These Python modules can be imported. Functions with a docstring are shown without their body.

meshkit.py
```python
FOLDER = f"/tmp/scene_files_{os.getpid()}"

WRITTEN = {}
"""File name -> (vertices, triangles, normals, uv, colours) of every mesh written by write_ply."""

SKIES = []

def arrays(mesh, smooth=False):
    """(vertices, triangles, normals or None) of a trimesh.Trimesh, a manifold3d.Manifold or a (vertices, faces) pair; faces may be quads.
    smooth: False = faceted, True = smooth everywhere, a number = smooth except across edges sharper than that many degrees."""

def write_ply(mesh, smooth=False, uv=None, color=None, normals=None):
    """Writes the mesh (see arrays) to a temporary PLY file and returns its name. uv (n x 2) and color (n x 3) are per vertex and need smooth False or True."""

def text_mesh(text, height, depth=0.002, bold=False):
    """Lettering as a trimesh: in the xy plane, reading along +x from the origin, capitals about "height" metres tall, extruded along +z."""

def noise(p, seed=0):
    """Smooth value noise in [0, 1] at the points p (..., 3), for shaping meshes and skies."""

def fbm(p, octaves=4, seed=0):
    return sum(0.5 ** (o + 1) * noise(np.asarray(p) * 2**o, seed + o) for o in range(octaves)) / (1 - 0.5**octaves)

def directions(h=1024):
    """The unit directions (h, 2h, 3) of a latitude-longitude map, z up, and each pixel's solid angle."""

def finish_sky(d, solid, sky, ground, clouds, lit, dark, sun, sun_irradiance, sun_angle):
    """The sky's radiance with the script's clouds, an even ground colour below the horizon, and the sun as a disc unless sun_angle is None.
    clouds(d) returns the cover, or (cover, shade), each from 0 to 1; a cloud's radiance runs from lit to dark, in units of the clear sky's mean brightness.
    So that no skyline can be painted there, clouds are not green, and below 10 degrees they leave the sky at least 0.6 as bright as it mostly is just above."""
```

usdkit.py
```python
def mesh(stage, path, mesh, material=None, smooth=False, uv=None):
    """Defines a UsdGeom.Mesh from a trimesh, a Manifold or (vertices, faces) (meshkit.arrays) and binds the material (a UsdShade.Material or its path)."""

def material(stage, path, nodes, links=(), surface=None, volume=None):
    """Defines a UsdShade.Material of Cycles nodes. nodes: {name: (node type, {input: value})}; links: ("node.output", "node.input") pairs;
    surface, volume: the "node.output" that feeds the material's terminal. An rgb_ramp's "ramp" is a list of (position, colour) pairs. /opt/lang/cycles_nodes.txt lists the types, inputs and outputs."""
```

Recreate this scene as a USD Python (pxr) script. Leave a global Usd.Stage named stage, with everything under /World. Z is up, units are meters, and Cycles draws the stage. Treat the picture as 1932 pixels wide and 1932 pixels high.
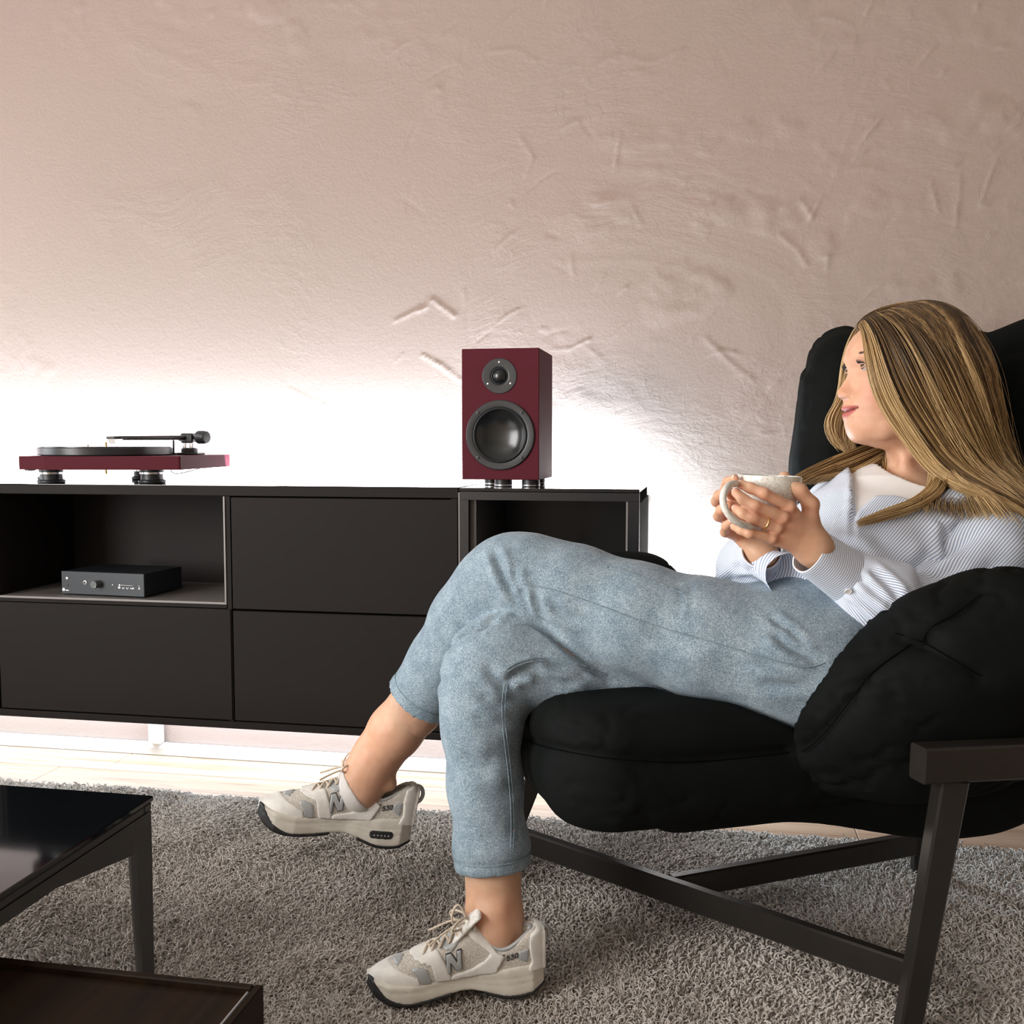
import math, random
import numpy as np
import trimesh, manifold3d, shapely
import shapely.geometry as sg
from scipy.spatial import cKDTree
from scipy.interpolate import CubicSpline
import usdkit, meshkit
from pxr import Usd, UsdGeom, UsdLux, UsdShade, Sdf, Gf, Vt

# ------------------------------------------------------------------ camera, light, exposure
stage = Usd.Stage.CreateInMemory()
UsdGeom.SetStageUpAxis(stage, 'Z'); UsdGeom.SetStageMetersPerUnit(stage, 1.0)
UsdGeom.Xform.Define(stage, '/World'); UsdGeom.Scope.Define(stage, '/World/Looks')
W_PX, F_PX = 1932.0, 1900.0
YAW, PITCH, EYE = math.radians(10.7), math.atan(131 / F_PX), np.array([0, 0, 0.83])
CR = np.array([math.cos(YAW), math.sin(YAW), 0.0]); CF0 = np.array([-math.sin(YAW), math.cos(YAW), 0.0]); CZ = np.array([0, 0, 1.0])
CF = math.cos(PITCH) * CF0 - math.sin(PITCH) * CZ; CU = math.sin(PITCH) * CF0 + math.cos(PITCH) * CZ
EXPOSURE = 0.0
cam = UsdGeom.Camera.Define(stage, '/World/camera')
_m = np.eye(4); _m[0, :3], _m[1, :3], _m[2, :3], _m[3, :3] = CR, CU, -CF, EYE
cam.AddTransformOp().Set(Gf.Matrix4d(*_m.ravel().tolist()))
cam.CreateHorizontalApertureAttr(36.0); cam.CreateVerticalApertureAttr(36.0); cam.CreateFocalLengthAttr(36.0 * F_PX / W_PX)
cam.CreateFStopAttr(13.0); cam.CreateFocusDistanceAttr(1.75); cam.CreateExposureAttr(EXPOSURE); cam.CreateClippingRangeAttr(Gf.Vec2f(0.05, 100))

# the room: back wall y = WALL_Y, left wall x = WALL_X with a tall window behind the camera's left; floor z = 0
WALL_Y, WALL_X, WALL_R, ROOM_Y0, CEIL = 2.43, -2.75, 2.6, -2.4, 2.7
WIN = (-2.3, 0.3, 0.35, 2.3)               # window opening in the left wall: y0, y1, z0, z1
WIN2 = (1.35, 2.2, 0.35, 2.0)              # a second, narrower window nearer the back wall
WIN_POWER, WIN_COL = 16.0, (1.0, 0.985, 0.97)
WIN2_POWER, WIN2_COL = 6.5, (0.95, 0.97, 1.0)
LED_UP, LED_DOWN, LED_SIDE, LED_COL = 520.0, 210.0, 520.0, (0.76, 0.93, 1.10)
SKY_POWER, SKY_COL = 0.0, (0.8, 0.9, 1.0)

def area_light(path, loc, rot, w, h, power, col, spread=None):
    l = UsdLux.RectLight.Define(stage, path)
    l.AddTranslateOp().Set(Gf.Vec3d(*loc)); l.AddRotateXYZOp().Set(Gf.Vec3f(*rot))
    l.CreateWidthAttr(w); l.CreateHeightAttr(h); l.CreateIntensityAttr(power); l.CreateColorAttr(Gf.Vec3f(*col)); l.CreateNormalizeAttr(False)
    return l
# daylight entering by the window: a light filling the window opening, facing into the room (+x)
area_light('/World/window_daylight', (WALL_X - 0.02, (WIN[0] + WIN[1]) / 2, (WIN[2] + WIN[3]) / 2), (0, -90, 0), WIN[3] - WIN[2], WIN[1] - WIN[0], WIN_POWER, WIN_COL)
area_light('/World/window_daylight_narrow', (WALL_X - 0.02, (WIN2[0] + WIN2[1]) / 2, (WIN2[2] + WIN2[3]) / 2), (0, -90, 0), WIN2[3] - WIN2[2], WIN2[1] - WIN2[0], WIN2_POWER, WIN2_COL)
dome = UsdLux.DomeLight.Define(stage, '/World/sky'); dome.CreateIntensityAttr(SKY_POWER); dome.CreateColorAttr(Gf.Vec3f(*SKY_COL))

# ------------------------------------------------------------------ scene helpers
_used = {}
def numbered(parent, name):
    k = (parent, name); n = _used.get(k, 0); _used[k] = n + 1
    return name if n == 0 else f'{name}_{n:03d}'
class T:
    """A thing or a part: its prim path and the world position that its points are relative to."""
    def __init__(s, path, org): s.path, s.org = path, np.asarray(org, float)
def custom(path, **kw):
    p = stage.GetPrimAtPath(path)
    for k, v in kw.items():
        if v: p.SetCustomDataByKey(k, v)
def thing(name, label, cat, loc=(0, 0, 0), group=None, kind=None):
    path = '/World/' + numbered('/World', name)
    x = UsdGeom.Xform.Define(stage, path); x.AddTranslateOp().Set(Gf.Vec3d(*map(float, loc)))
    custom(path, label=label, category=cat, group=group, kind=kind)
    return T(path, loc)
def part(parent, name, mesh, mat, smooth=35, label=None, kind=None, prim=None):
    """One Mesh prim under parent; mesh in world coordinates. prim: {primvar name: per-vertex float array} (then smooth must be True/False)."""
    path = parent.path + '/' + numbered(parent.path, name)
    v, f, n = meshkit.arrays(mesh, smooth)
    m = usdkit.mesh(stage, path, (v - parent.org, f), MAT[mat] if isinstance(mat, str) else mat, smooth=False)
    if n is not None:
        m.CreateNormalsAttr(Vt.Vec3fArray.FromNumpy(n.astype(np.float32))); m.SetNormalsInterpolation('vertex')
    for k, a in (prim or {}).items():
        pv = UsdGeom.PrimvarsAPI(m).CreatePrimvar(k, Sdf.ValueTypeNames.FloatArray, 'vertex'); pv.Set(Vt.FloatArray.FromNumpy(np.asarray(a, np.float32)))
    custom(path, label=label, kind=kind)
    return T(path, parent.org)
WORLD = T('/World', (0, 0, 0))
def solo(name, mesh, mat, label=None, cat=None, group=None, kind=None, smooth=35, prim=None):
    t = part(WORLD, name, mesh, mat, smooth, prim=prim); custom(t.path, label=label, category=cat, group=group, kind=kind); return t
def curves(parent, name, pts, width, mat, label=None, kind=None, tone=None):
    """BasisCurves: pts (n, k, 3) world; width: scalar or (k,) profile or (n,k)."""
    path = parent.path + '/' + numbered(parent.path, name)
    n, k, _ = pts.shape
    c = UsdGeom.BasisCurves.Define(stage, path)
    c.CreateTypeAttr('linear'); c.CreatePointsAttr(Vt.Vec3fArray.FromNumpy((pts - parent.org).reshape(-1, 3).astype(np.float32)))
    c.CreateCurveVertexCountsAttr(Vt.IntArray.FromNumpy(np.full(n, k, np.int32)))
    w = np.broadcast_to(np.asarray(width, float), (n, k)).ravel()
    c.CreateWidthsAttr(Vt.FloatArray.FromNumpy(w.astype(np.float32))); c.SetWidthsInterpolation('vertex')
    if tone is not None:
        pv = UsdGeom.PrimvarsAPI(c).CreatePrimvar('tone', Sdf.ValueTypeNames.FloatArray, 'vertex'); pv.Set(Vt.FloatArray.FromNumpy(np.asarray(tone, np.float32).ravel()))
    UsdShade.MaterialBindingAPI.Apply(c.GetPrim()).Bind(MAT[mat])
    custom(path, label=label, kind=kind)
    return T(path, parent.org)

# ------------------------------------------------------------------ picture <-> place (used to read positions off the photograph)
def ray(px, py): return (px - 966) / F_PX * CR + (966 - py) / F_PX * CU + CF
def P(px, py, d): return EYE + d * ray(px, py)
def on_y(px, py, y): r = ray(px, py); return EYE + r * (y / r[1])
def on_z(px, py, z): r = ray(px, py); return EYE + r * ((z - EYE[2]) / r[2])
def PP(*rows): return np.array([P(*r) for r in rows])

# ------------------------------------------------------------------ mesh helpers
def bx(x0, x1, y0, y1, z0, z1, bevel=0.0):
    lo, hi = np.minimum((x0, y0, z0), (x1, y1, z1)), np.maximum((x0, y0, z0), (x1, y1, z1))
    if bevel <= 0:
        m = trimesh.creation.box(hi - lo); m.apply_translation((lo + hi) / 2); return m
    b = min(bevel, (hi - lo).min() * 0.49); pts = []
    for sx in (0, 1):
        for sy in (0, 1):
            for sz in (0, 1):
                c = np.where([sx, sy, sz], hi, lo); s = np.where([sx, sy, sz], -1, 1)
                for ax in range(3):
                    q = c.copy()
                    for o in range(3):
                        if o != ax: q[o] += s[o] * b
                    pts.append(q)
    return trimesh.convex.convex_hull(np.array(pts))
def hull(pts): return trimesh.convex.convex_hull(np.asarray(pts, float))
def cat(*ms):
    ms = [m for g in ms for m in (g if isinstance(g, (list, tuple)) else [g])]
    return trimesh.util.concatenate(ms)
def lathe(profile, seg=48, loc=(0, 0, 0), axis=(0, 0, 1)):
    """profile rows (r, h) revolved about axis at loc."""
    m = trimesh.creation.revolve(np.array(profile, float), sections=seg)
    m.apply_transform(trimesh.geometry.align_vectors([0, 0, 1], np.asarray(axis, float) / np.linalg.norm(axis))); m.apply_translation(loc)
    if m.volume < 0: m.invert()
    return m
def cyl(a, b, r, r2=None, seg=24):
    a, b = np.asarray(a, float), np.asarray(b, float); h = np.linalg.norm(b - a); r2 = r if r2 is None else r2
    return lathe([(0, 0), (r, 0), (r2, h), (0, h)], seg, a, b - a)
def spline(pts, n):
    pts = np.asarray(pts, float); t = np.r_[0, np.cumsum(np.linalg.norm(np.diff(pts, axis=0), axis=1))]
    return CubicSpline(t, pts)(np.linspace(0, t[-1], n))
def tube(path, r, seg=8, closed=False):
    """Round tube along a polyline; r scalar or per point."""
    p = np.asarray(path, float); n = len(p); r = np.broadcast_to(np.asarray(r, float), (n,))
    tg = np.gradient(p, axis=0) if not closed else np.roll(p, -1, 0) - np.roll(p, 1, 0)
    tg /= np.linalg.norm(tg, axis=1, keepdims=True) + 1e-12
    up = np.array([0, 0, 1.0]) if abs(tg[0][2]) < 0.9 else np.array([1.0, 0, 0]); N = np.zeros_like(p)
    for i in range(n):
        u = up - tg[i] * (up @ tg[i]); u /= np.linalg.norm(u) + 1e-12; N[i] = u; up = u
    B = np.cross(tg, N); an = np.linspace(0, 2 * np.pi, seg, endpoint=False)
    v = (p[:, None] + r[:, None, None] * (np.cos(an)[None, :, None] * N[:, None] + np.sin(an)[None, :, None] * B[:, None])).reshape(-1, 3)
    f = []; m = n if closed else n - 1
    for i in range(m):
        j = (i + 1) % n
        for k in range(seg):
            l = (k + 1) % seg; f += [(i * seg + k, i * seg + l, j * seg + l), (i * seg + k, j * seg + l, j * seg + k)]
    if not closed:
        v = np.vstack([v, p[0], p[-1]])
        for k in range(seg):
            l = (k + 1) % seg; f += [(n * seg, l, k), (n * seg + 1, (n - 1) * seg + k, (n - 1) * seg + l)]
    return trimesh.Trimesh(v, np.array(f), process=False)
def extrude(poly, depth, O, X, Y):
    """Extrude a shapely polygon (in metres) from plane O + u X + v Y along X x Y."""
    X, Y = np.asarray(X, float), np.asarray(Y, float); N = np.cross(X, Y); ms = []
    for g in getattr(poly, 'geoms', [poly]):
        m = trimesh.creation.extrude_polygon(g, depth, engine='earcut'); v = m.vertices
        m.vertices = np.asarray(O) + v[:, :1] * X + v[:, 1:2] * Y + v[:, 2:] * N; ms.append(m)
    return cat(ms)
def lettering(text, height, depth, O, X, Y, bold=False):
    m = meshkit.text_mesh(text, height, depth, bold); v = m.vertices; X, Y = np.asarray(X), np.asarray(Y)
    m.vertices = np.asarray(O) + v[:, :1] * X + v[:, 1:2] * Y + v[:, 2:] * np.cross(X, Y); return m
def unit(v): v = np.asarray(v, float); return v / np.linalg.norm(v)

# ------------------------------------------------------------------ signed distance modelling -> surface nets
def smin(a, b, k):
    h = np.clip(0.5 + 0.5 * (b - a) / k, 0, 1); return b + (a - b) * h - k * h * (1 - h)
def smax(a, b, k): return -smin(-a, -b, k)
def s_cone(p, a, b, r1, r2):
    a, b = np.asarray(a, float), np.asarray(b, float); ba = b - a
    t = np.clip(((p - a) @ ba) / (ba @ ba), 0, 1)
    return np.linalg.norm(p - a - t[:, None] * ba, axis=1) - (r1 + (r2 - r1) * t)
def s_chain(p, pts, rs, k=0.01):
    d = None
    for i in range(len(pts) - 1):
        e = s_cone(p, pts[i], pts[i + 1], rs[i], rs[i + 1]); d = e if d is None else smin(d, e, k)
    return d
def s_ell(p, c, r, M=None):
    q = p - np.asarray(c, float)
    if M is not None: q = q @ np.asarray(M).T       # rows of M: local axes
    r = np.asarray(r, float); k0 = np.linalg.norm(q / r, axis=1); k1 = np.linalg.norm(q / r ** 2, axis=1)
    return k0 * (k0 - 1) / np.maximum(k1, 1e-9)
def s_box(p, c, half, rad, M=None):
    q = p - np.asarray(c, float)
    if M is not None: q = q @ np.asarray(M).T
    q = np.abs(q) - (np.asarray(half, float) - rad)
    return np.linalg.norm(np.maximum(q, 0), axis=1) + np.minimum(q.max(1), 0) - rad
def s_flat(p, a, b, ra, rb, up):
    """Capsule a-b of elliptical section: ra = (r at a, r at b) along the side, rb along 'up'."""
    a, b = np.asarray(a, float), np.asarray(b, float); ba = b - a; L = np.linalg.norm(ba); w = ba / L
    u = unit(np.asarray(up, float) - w * (np.asarray(up, float) @ w)); s = np.cross(w, u)
    q = p - a; t = np.clip(q @ w / L, 0, 1); A = ra[0] + (ra[1] - ra[0]) * t; B = rb[0] + (rb[1] - rb[0]) * t
    e = q - (t * L)[:, None] * w; x, y, z = e @ s / A, e @ u / B, e @ w / np.minimum(A, B)
    return (np.sqrt(x * x + y * y + z * z) - 1) * np.minimum(A, B)
def surface(fn, lo, hi, h, lip=1.9):
    """Mesh of fn = 0 in the box lo..hi on a grid of step h (sparse: fine samples only near the surface)."""
    lo, hi = np.asarray(lo, float), np.asarray(hi, float); c = 4
    nc = np.ceil((hi - lo) / (h * c)).astype(int) + 1; n = nc * c + 1
    g = [lo[i] + h * c * np.arange(nc[i] + 1) for i in range(3)]
    Pc = np.stack(np.meshgrid(*g, indexing='ij'), -1).reshape(-1, 3); Fc = fn(Pc).reshape(nc + 1)
    act = np.zeros(nc, bool); lim = h * c * lip
    near = np.abs(Fc) < lim
    for a in (0, 1):
        for b in (0, 1):
            for d in (0, 1): act |= near[a:nc[0] + a, b:nc[1] + b, d:nc[2] + d]
    F = np.repeat(np.repeat(np.repeat(Fc[:-1, :-1, :-1], c, 0), c, 1), c, 2)
    F = np.pad(F, ((0, 1),) * 3, mode='edge').astype(np.float32)
    ai = np.argwhere(act) * c; off = np.stack(np.meshgrid(*[np.arange(c + 1)] * 3, indexing='ij'), -1).reshape(-1, 3)
    idx = np.unique(np.ravel_multi_index(np.moveaxis((ai[:, None] + off[None]).reshape(-1, 3), 1, 0), n))
    I = np.stack(np.unravel_index(idx, n), 1)
    out = np.concatenate([fn(lo + h * I[s:s + 400000]) for s in range(0, len(I), 400000)])
    F.reshape(-1)[idx] = out
    S = F < 0
    s8 = [S[a:n[0] - 1 + a, b:n[1] - 1 + b, d:n[2] - 1 + d] for a in (0, 1) for b in (0, 1) for d in (0, 1)]
    cnt = sum(s.astype(np.int8) for s in s8); cell = np.argwhere((cnt > 0) & (cnt < 8))
    cid = -np.ones(n - 1, np.int64); cid[tuple(cell.T)] = np.arange(len(cell))
    acc = np.zeros((len(cell), 3)); num = np.zeros(len(cell))
    cor = [(a, b, d) for a in (0, 1) for b in (0, 1) for d in (0, 1)]
    fv = [F[tuple((cell + k).T)].astype(float) for k in cor]
    for i in range(8):
        for j in range(i + 1, 8):
            if sum(abs(np.array(cor[i]) - np.array(cor[j]))) == 1:
                m = (fv[i] < 0) != (fv[j] < 0); t = fv[i][m] / (fv[i][m] - fv[j][m])
                acc[m] += np.array(cor[i]) + t[:, None] * (np.array(cor[j]) - np.array(cor[i])); num[m] += 1
    v = lo + h * (cell + acc / num[:, None]); faces = []
    for ax in range(3):
        sl0 = [slice(None)] * 3; sl1 = [slice(None)] * 3; sl0[ax] = slice(0, -1); sl1[ax] = slice(1, None)
        ch = S[tuple(sl0)] != S[tuple(sl1)]; e = np.argwhere(ch); o1, o2 = (ax + 1) % 3, (ax + 2) % 3
        e = e[(e[:, o1] > 0) & (e[:, o2] > 0) & (e[:, o1] < n[o1] - 1) & (e[:, o2] < n[o2] - 1)]
        neg = S[tuple(e.T)]; q = []
        for d1, d2 in ((-1, -1), (0, -1), (0, 0), (-1, 0)):
            k = e.copy(); k[:, o1] += d1; k[:, o2] += d2; q.append(cid[tuple(k.T)])
        q = np.stack(q, 1); q[~neg] = q[~neg][:, ::-1]; faces.append(q)
    q = np.vstack(faces); q = q[(q >= 0).all(1)]
    return trimesh.Trimesh(v, np.vstack([q[:, [0, 1, 2]], q[:, [0, 2, 3]]]), process=False)
def vnormals(m):
    v, f = m.vertices, m.faces; n = np.zeros_like(v); c = np.cross(v[f[:, 1]] - v[f[:, 0]], v[f[:, 2]] - v[f[:, 0]])
    for k in range(3): np.add.at(n, f[:, k], c)
    return n / (np.linalg.norm(n, axis=1, keepdims=True) + 1e-20)
def largest(m):
    from scipy.sparse import coo_matrix; from scipy.sparse.csgraph import connected_components
    f = m.faces; n = len(m.vertices); k, lab = connected_components(coo_matrix((np.ones(len(f) * 2), (np.r_[f[:, 0], f[:, 1]], np.r_[f[:, 1], f[:, 2]])), (n, n)), False)
    keep = np.bincount(lab[f[:, 0]]).argmax(); f = f[lab[f[:, 0]] == keep]; u, inv = np.unique(f, return_inverse=True); return trimesh.Trimesh(m.vertices[u], inv.reshape(-1, 3), process=False)
def displace(m, d): return trimesh.Trimesh(m.vertices + vnormals(m) * np.asarray(d)[:, None], m.faces, process=False)
def relax(m, it=3, lam=0.5, mu=-0.52):
    """Taubin smoothing with uniform weights."""
    from scipy.sparse import coo_matrix
    f = m.faces; e = np.vstack([f[:, [0, 1]], f[:, [1, 2]], f[:, [2, 0]]]); e = np.unique(np.sort(e, 1), axis=0); n = len(m.vertices)
    A = coo_matrix((np.ones(2 * len(e)), (np.r_[e[:, 0], e[:, 1]], np.r_[e[:, 1], e[:, 0]])), (n, n)).tocsr(); dg = np.maximum(np.asarray(A.sum(1)).ravel(), 1)[:, None]
    v = np.array(m.vertices)
    for i in range(it):
        for k in (lam, mu): v = v + k * (A @ v / dg - v)
    return trimesh.Trimesh(v, f, process=False)
def line_dist(v, pts):
    """Distance of points v to a polyline, and the parameter (0..1) along it."""
    pts = np.asarray(pts, float); best = np.full(len(v), 1e9); par = np.zeros(len(v)); seg = np.linalg.norm(np.diff(pts, axis=0), axis=1); cum = np.r_[0, np.cumsum(seg)]
    for i in range(len(pts) - 1):
        ba = pts[i + 1] - pts[i]; t = np.clip((v - pts[i]) @ ba / (ba @ ba), 0, 1); d = np.linalg.norm(v - pts[i] - t[:, None] * ba, axis=1)
        m = d < best; best[m] = d[m]; par[m] = (cum[i] + t[m] * seg[i]) / cum[-1]
    return best, par
def stick(mesh, pts):
    """Move points of a polyline onto the nearest vertices' surface as seen along the view ray through them (for seams that lie on a body)."""
    V = mesh.vertices; rel = V - EYE; dep = rel @ CF; uv = np.stack([rel @ CR / dep, rel @ CU / dep], 1); out = []
    N = vnormals(mesh); facing = (N * rel).sum(1) < 0
    ids = np.where(facing)[0]; tree = cKDTree(uv[ids])
    for p in pts:
        r = p - EYE; d = r @ CF; q = np.array([r @ CR / d, r @ CU / d]); dist, k = tree.query(q, k=12)
        kk = ids[k]; close = dist < dist[0] + 0.004; kk = kk[close]; b = kk[np.argmin(dep[kk])]
        out.append(EYE + (q[0] * CR + q[1] * CU + CF) * dep[b])
    return np.array(out)
def fb(v, s, octv=3, seed=0): return meshkit.fbm(np.asarray(v) * s + 37.0, octv, seed) - 0.5
# ------------------------------------------------------------------ materials
MAT = {}
def lin(r, g, b): return tuple(((c / 255 + 0.055) / 1.055) ** 2.4 if c > 10 else c / 255 / 12.92 for c in (r, g, b))
def mat(name, color, rough=0.5, var=0.0, scale=20.0, bump=0.0, bscale=60.0, bdist=0.001, detail=4, stretch=None, **kw):
    """Principled material; var: tonal variation by noise; bump: fine relief by noise; stretch: scale per axis of the noise."""
    nodes = {'p': ('principled_bsdf', {'base_color': color, 'roughness': rough, **kw})}; links = []
    if var or bump:
        nodes['g'] = ('geometry', {}); src = 'g.position'
        if stretch:
            nodes['m'] = ('mapping', {'scale': stretch}); links.append(('g.position', 'm.vector')); src = 'm.vector'
    if var:
        c = np.array(color)
        nodes['n'] = ('noise_texture', {'scale': scale, 'detail': detail, 'roughness': 0.6})
        nodes['r'] = ('rgb_ramp', {'ramp': [(0.28, tuple(c * (1 - var))), (0.5, tuple(c)), (0.72, tuple(np.minimum(c * (1 + var), 1)))]})
        links += [(src, 'n.vector'), ('n.fac', 'r.fac'), ('r.color', 'p.base_color')]
    if bump:
        nodes['bn'] = ('noise_texture', {'scale': bscale, 'detail': 5.0, 'roughness': 0.6}); nodes['b'] = ('bump', {'strength': bump, 'distance': bdist})
        links += [(src, 'bn.vector'), ('bn.fac', 'b.height'), ('b.normal', 'p.normal')]
    MAT[name] = usdkit.material(stage, f'/World/Looks/{name}', nodes, links, surface='p.BSDF'); return MAT[name]
def graph(name, nodes, links, surface='p.BSDF'):
    MAT[name] = usdkit.material(stage, f'/World/Looks/{name}', nodes, links, surface=surface); return MAT[name]

# plaster: trowel strokes (stretched noises), pits and a mottled pink-beige tint
graph('plaster', {
    'g': ('geometry', {}), 'p': ('principled_bsdf', {'roughness': 0.75, 'specular_ior_level': 0.25}),
    'n1': ('noise_texture', {'scale': 1.1, 'detail': 3.0}), 'r1': ('rgb_ramp', {'ramp': [(0.3, (0.345, 0.272, 0.224)), (0.5, (0.36, 0.277, 0.234)), (0.7, (0.373, 0.279, 0.242))]}),
    'w': ('noise_texture', {'scale': 2.0, 'detail': 2.0}),
    'ad': ('vector_math', {'math_type': 'multiply_add', 'vector2': (0.35, 0.35, 0.35)}),
    'mp': ('mapping', {'scale': (14, 14, 46), 'rotation': (0, 0.5, 0)}), 'n2': ('noise_texture', {'scale': 1.0, 'detail': 6.0, 'roughness': 0.62}),
    'n3': ('noise_texture', {'scale': 150.0, 'detail': 3.0}), 'mk': ('noise_texture', {'scale': 3.2, 'detail': 2.0}),
    'sx': ('separate_xyz', {}), 'xm': ('math', {'math_type': 'multiply_add', 'value2': 0.10}), 'mr': ('map_range', {'from_min': 0.42, 'from_max': 0.62, 'to_min': 0.10, 'to_max': 1.0, 'clamp': True}),
    'mu': ('math', {'math_type': 'multiply'}), 'h': ('math', {'math_type': 'multiply_add', 'value2': 0.16}),
    'n4': ('noise_texture', {'scale': 30.0, 'detail': 8.0, 'roughness': 0.72, 'distortion': 0.6}), 'r4': ('map_range', {'from_min': 0.52, 'from_max': 0.74, 'to_min': 0.0, 'to_max': 0.42, 'clamp': True}), 'm4': ('math', {'math_type': 'multiply'}), 'a4': ('math', {'math_type': 'add'}),
    'b': ('bump', {'strength': 0.42, 'distance': 0.006})},
    [('g.position', 'n4.vector'), ('n4.fac', 'r4.value'), ('r4.result', 'm4.value1'), ('mr.result', 'm4.value2'), ('m4.value', 'a4.value1'), ('h.value', 'a4.value2'), ('a4.value', 'b.height'), ('g.position', 'n1.vector'), ('n1.fac', 'r1.fac'), ('r1.color', 'p.base_color'), ('g.position', 'w.vector'), ('w.color', 'ad.vector1'), ('g.position', 'ad.vector3'), ('ad.vector', 'mp.vector'),
     ('mp.vector', 'n2.vector'), ('g.position', 'n3.vector'), ('g.position', 'mk.vector'), ('g.position', 'sx.vector'), ('sx.x', 'xm.value1'), ('mk.fac', 'xm.value3'), ('xm.value', 'mr.value'), ('n2.fac', 'mu.value1'), ('mr.result', 'mu.value2'),
     ('n3.fac', 'h.value1'), ('mu.value', 'h.value3'), ('b.normal', 'p.normal')])
mat('white_paint', (0.62, 0.6, 0.57), 0.6, 0.05, 3)
mat('room_wall', (0.36, 0.31, 0.27), 0.8, 0.05, 2)
mat('ceiling_paint', (0.5, 0.48, 0.45), 0.85)
def wood(name, c0, c1, c2, rough, sc=(1.2, 26, 26), bump=0.15, spec=0.5):
    graph(name, {'g': ('geometry', {}), 'o': ('object_info', {}), 'p': ('principled_bsdf', {'roughness': rough, 'specular_ior_level': spec}),
        'of': ('vector_math', {'math_type': 'scale', 'scale': 7.0}), 'ad': ('vector_math', {'math_type': 'add'}),
        'm': ('mapping', {'scale': sc}), 'n': ('noise_texture', {'scale': 1.6, 'detail': 7.0, 'roughness': 0.62, 'distortion': 0.8}),
        'r': ('rgb_ramp', {'ramp': [(0.3, c0), (0.48, c1), (0.7, c2)]}), 'b': ('bump', {'strength': bump, 'distance': 0.001})},
        [('o.location', 'of.vector1'), ('g.position', 'ad.vector1'), ('of.vector', 'ad.vector2'), ('ad.vector', 'm.vector'), ('m.vector', 'n.vector'), ('n.fac', 'r.fac'),
         ('r.color', 'p.base_color'), ('n.fac', 'b.height'), ('b.normal', 'p.normal')])
wood('plank_a', (0.20, 0.11, 0.06), (0.37, 0.235, 0.15), (0.43, 0.285, 0.185), 0.5)
wood('plank_b', (0.24, 0.135, 0.075), (0.40, 0.255, 0.165), (0.46, 0.305, 0.205), 0.55)
wood('walnut', (0.006, 0.003, 0.0013), (0.011, 0.0055, 0.0024), (0.019, 0.0095, 0.0038), 0.5, (22, 1.6, 22), spec=0.1)
wood('grey_oak', (0.09, 0.078, 0.07), (0.13, 0.115, 0.105), (0.16, 0.145, 0.135), 0.5, (1.5, 30, 30))
wood('grey_oak_upright', (0.05, 0.044, 0.038), (0.085, 0.075, 0.066), (0.12, 0.105, 0.095), 0.5, (30, 30, 1.5))
mat('cabinet_matt', lin(32, 28, 26), 0.6, 0.04, 40, specular_ior_level=0.12)
mat('matt_black', (0.006, 0.006, 0.007), 0.8, specular_ior_level=0.05)
mat('cabinet_inside', lin(31, 27, 25), 0.65, 0.04, 20, specular_ior_level=0.25)
mat('cabinet_groove', (0.004, 0.004, 0.004), 0.8)
mat('black_glass', (0.004, 0.005, 0.006), 0.06)
mat('gloss_top', (0.03, 0.028, 0.028), 0.04, specular_ior_level=0.8)
mat('black_frame', (0.008, 0.008, 0.009), 0.35)
mat('grey_edge', (0.22, 0.2, 0.19), 0.4)
mat('burgundy', lin(82, 31, 40), 0.6, 0.03, 30, specular_ior_level=0.08)
mat('black_plastic', (0.012, 0.013, 0.014), 0.42)
mat('black_satin', (0.022, 0.024, 0.026), 0.35)
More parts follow.
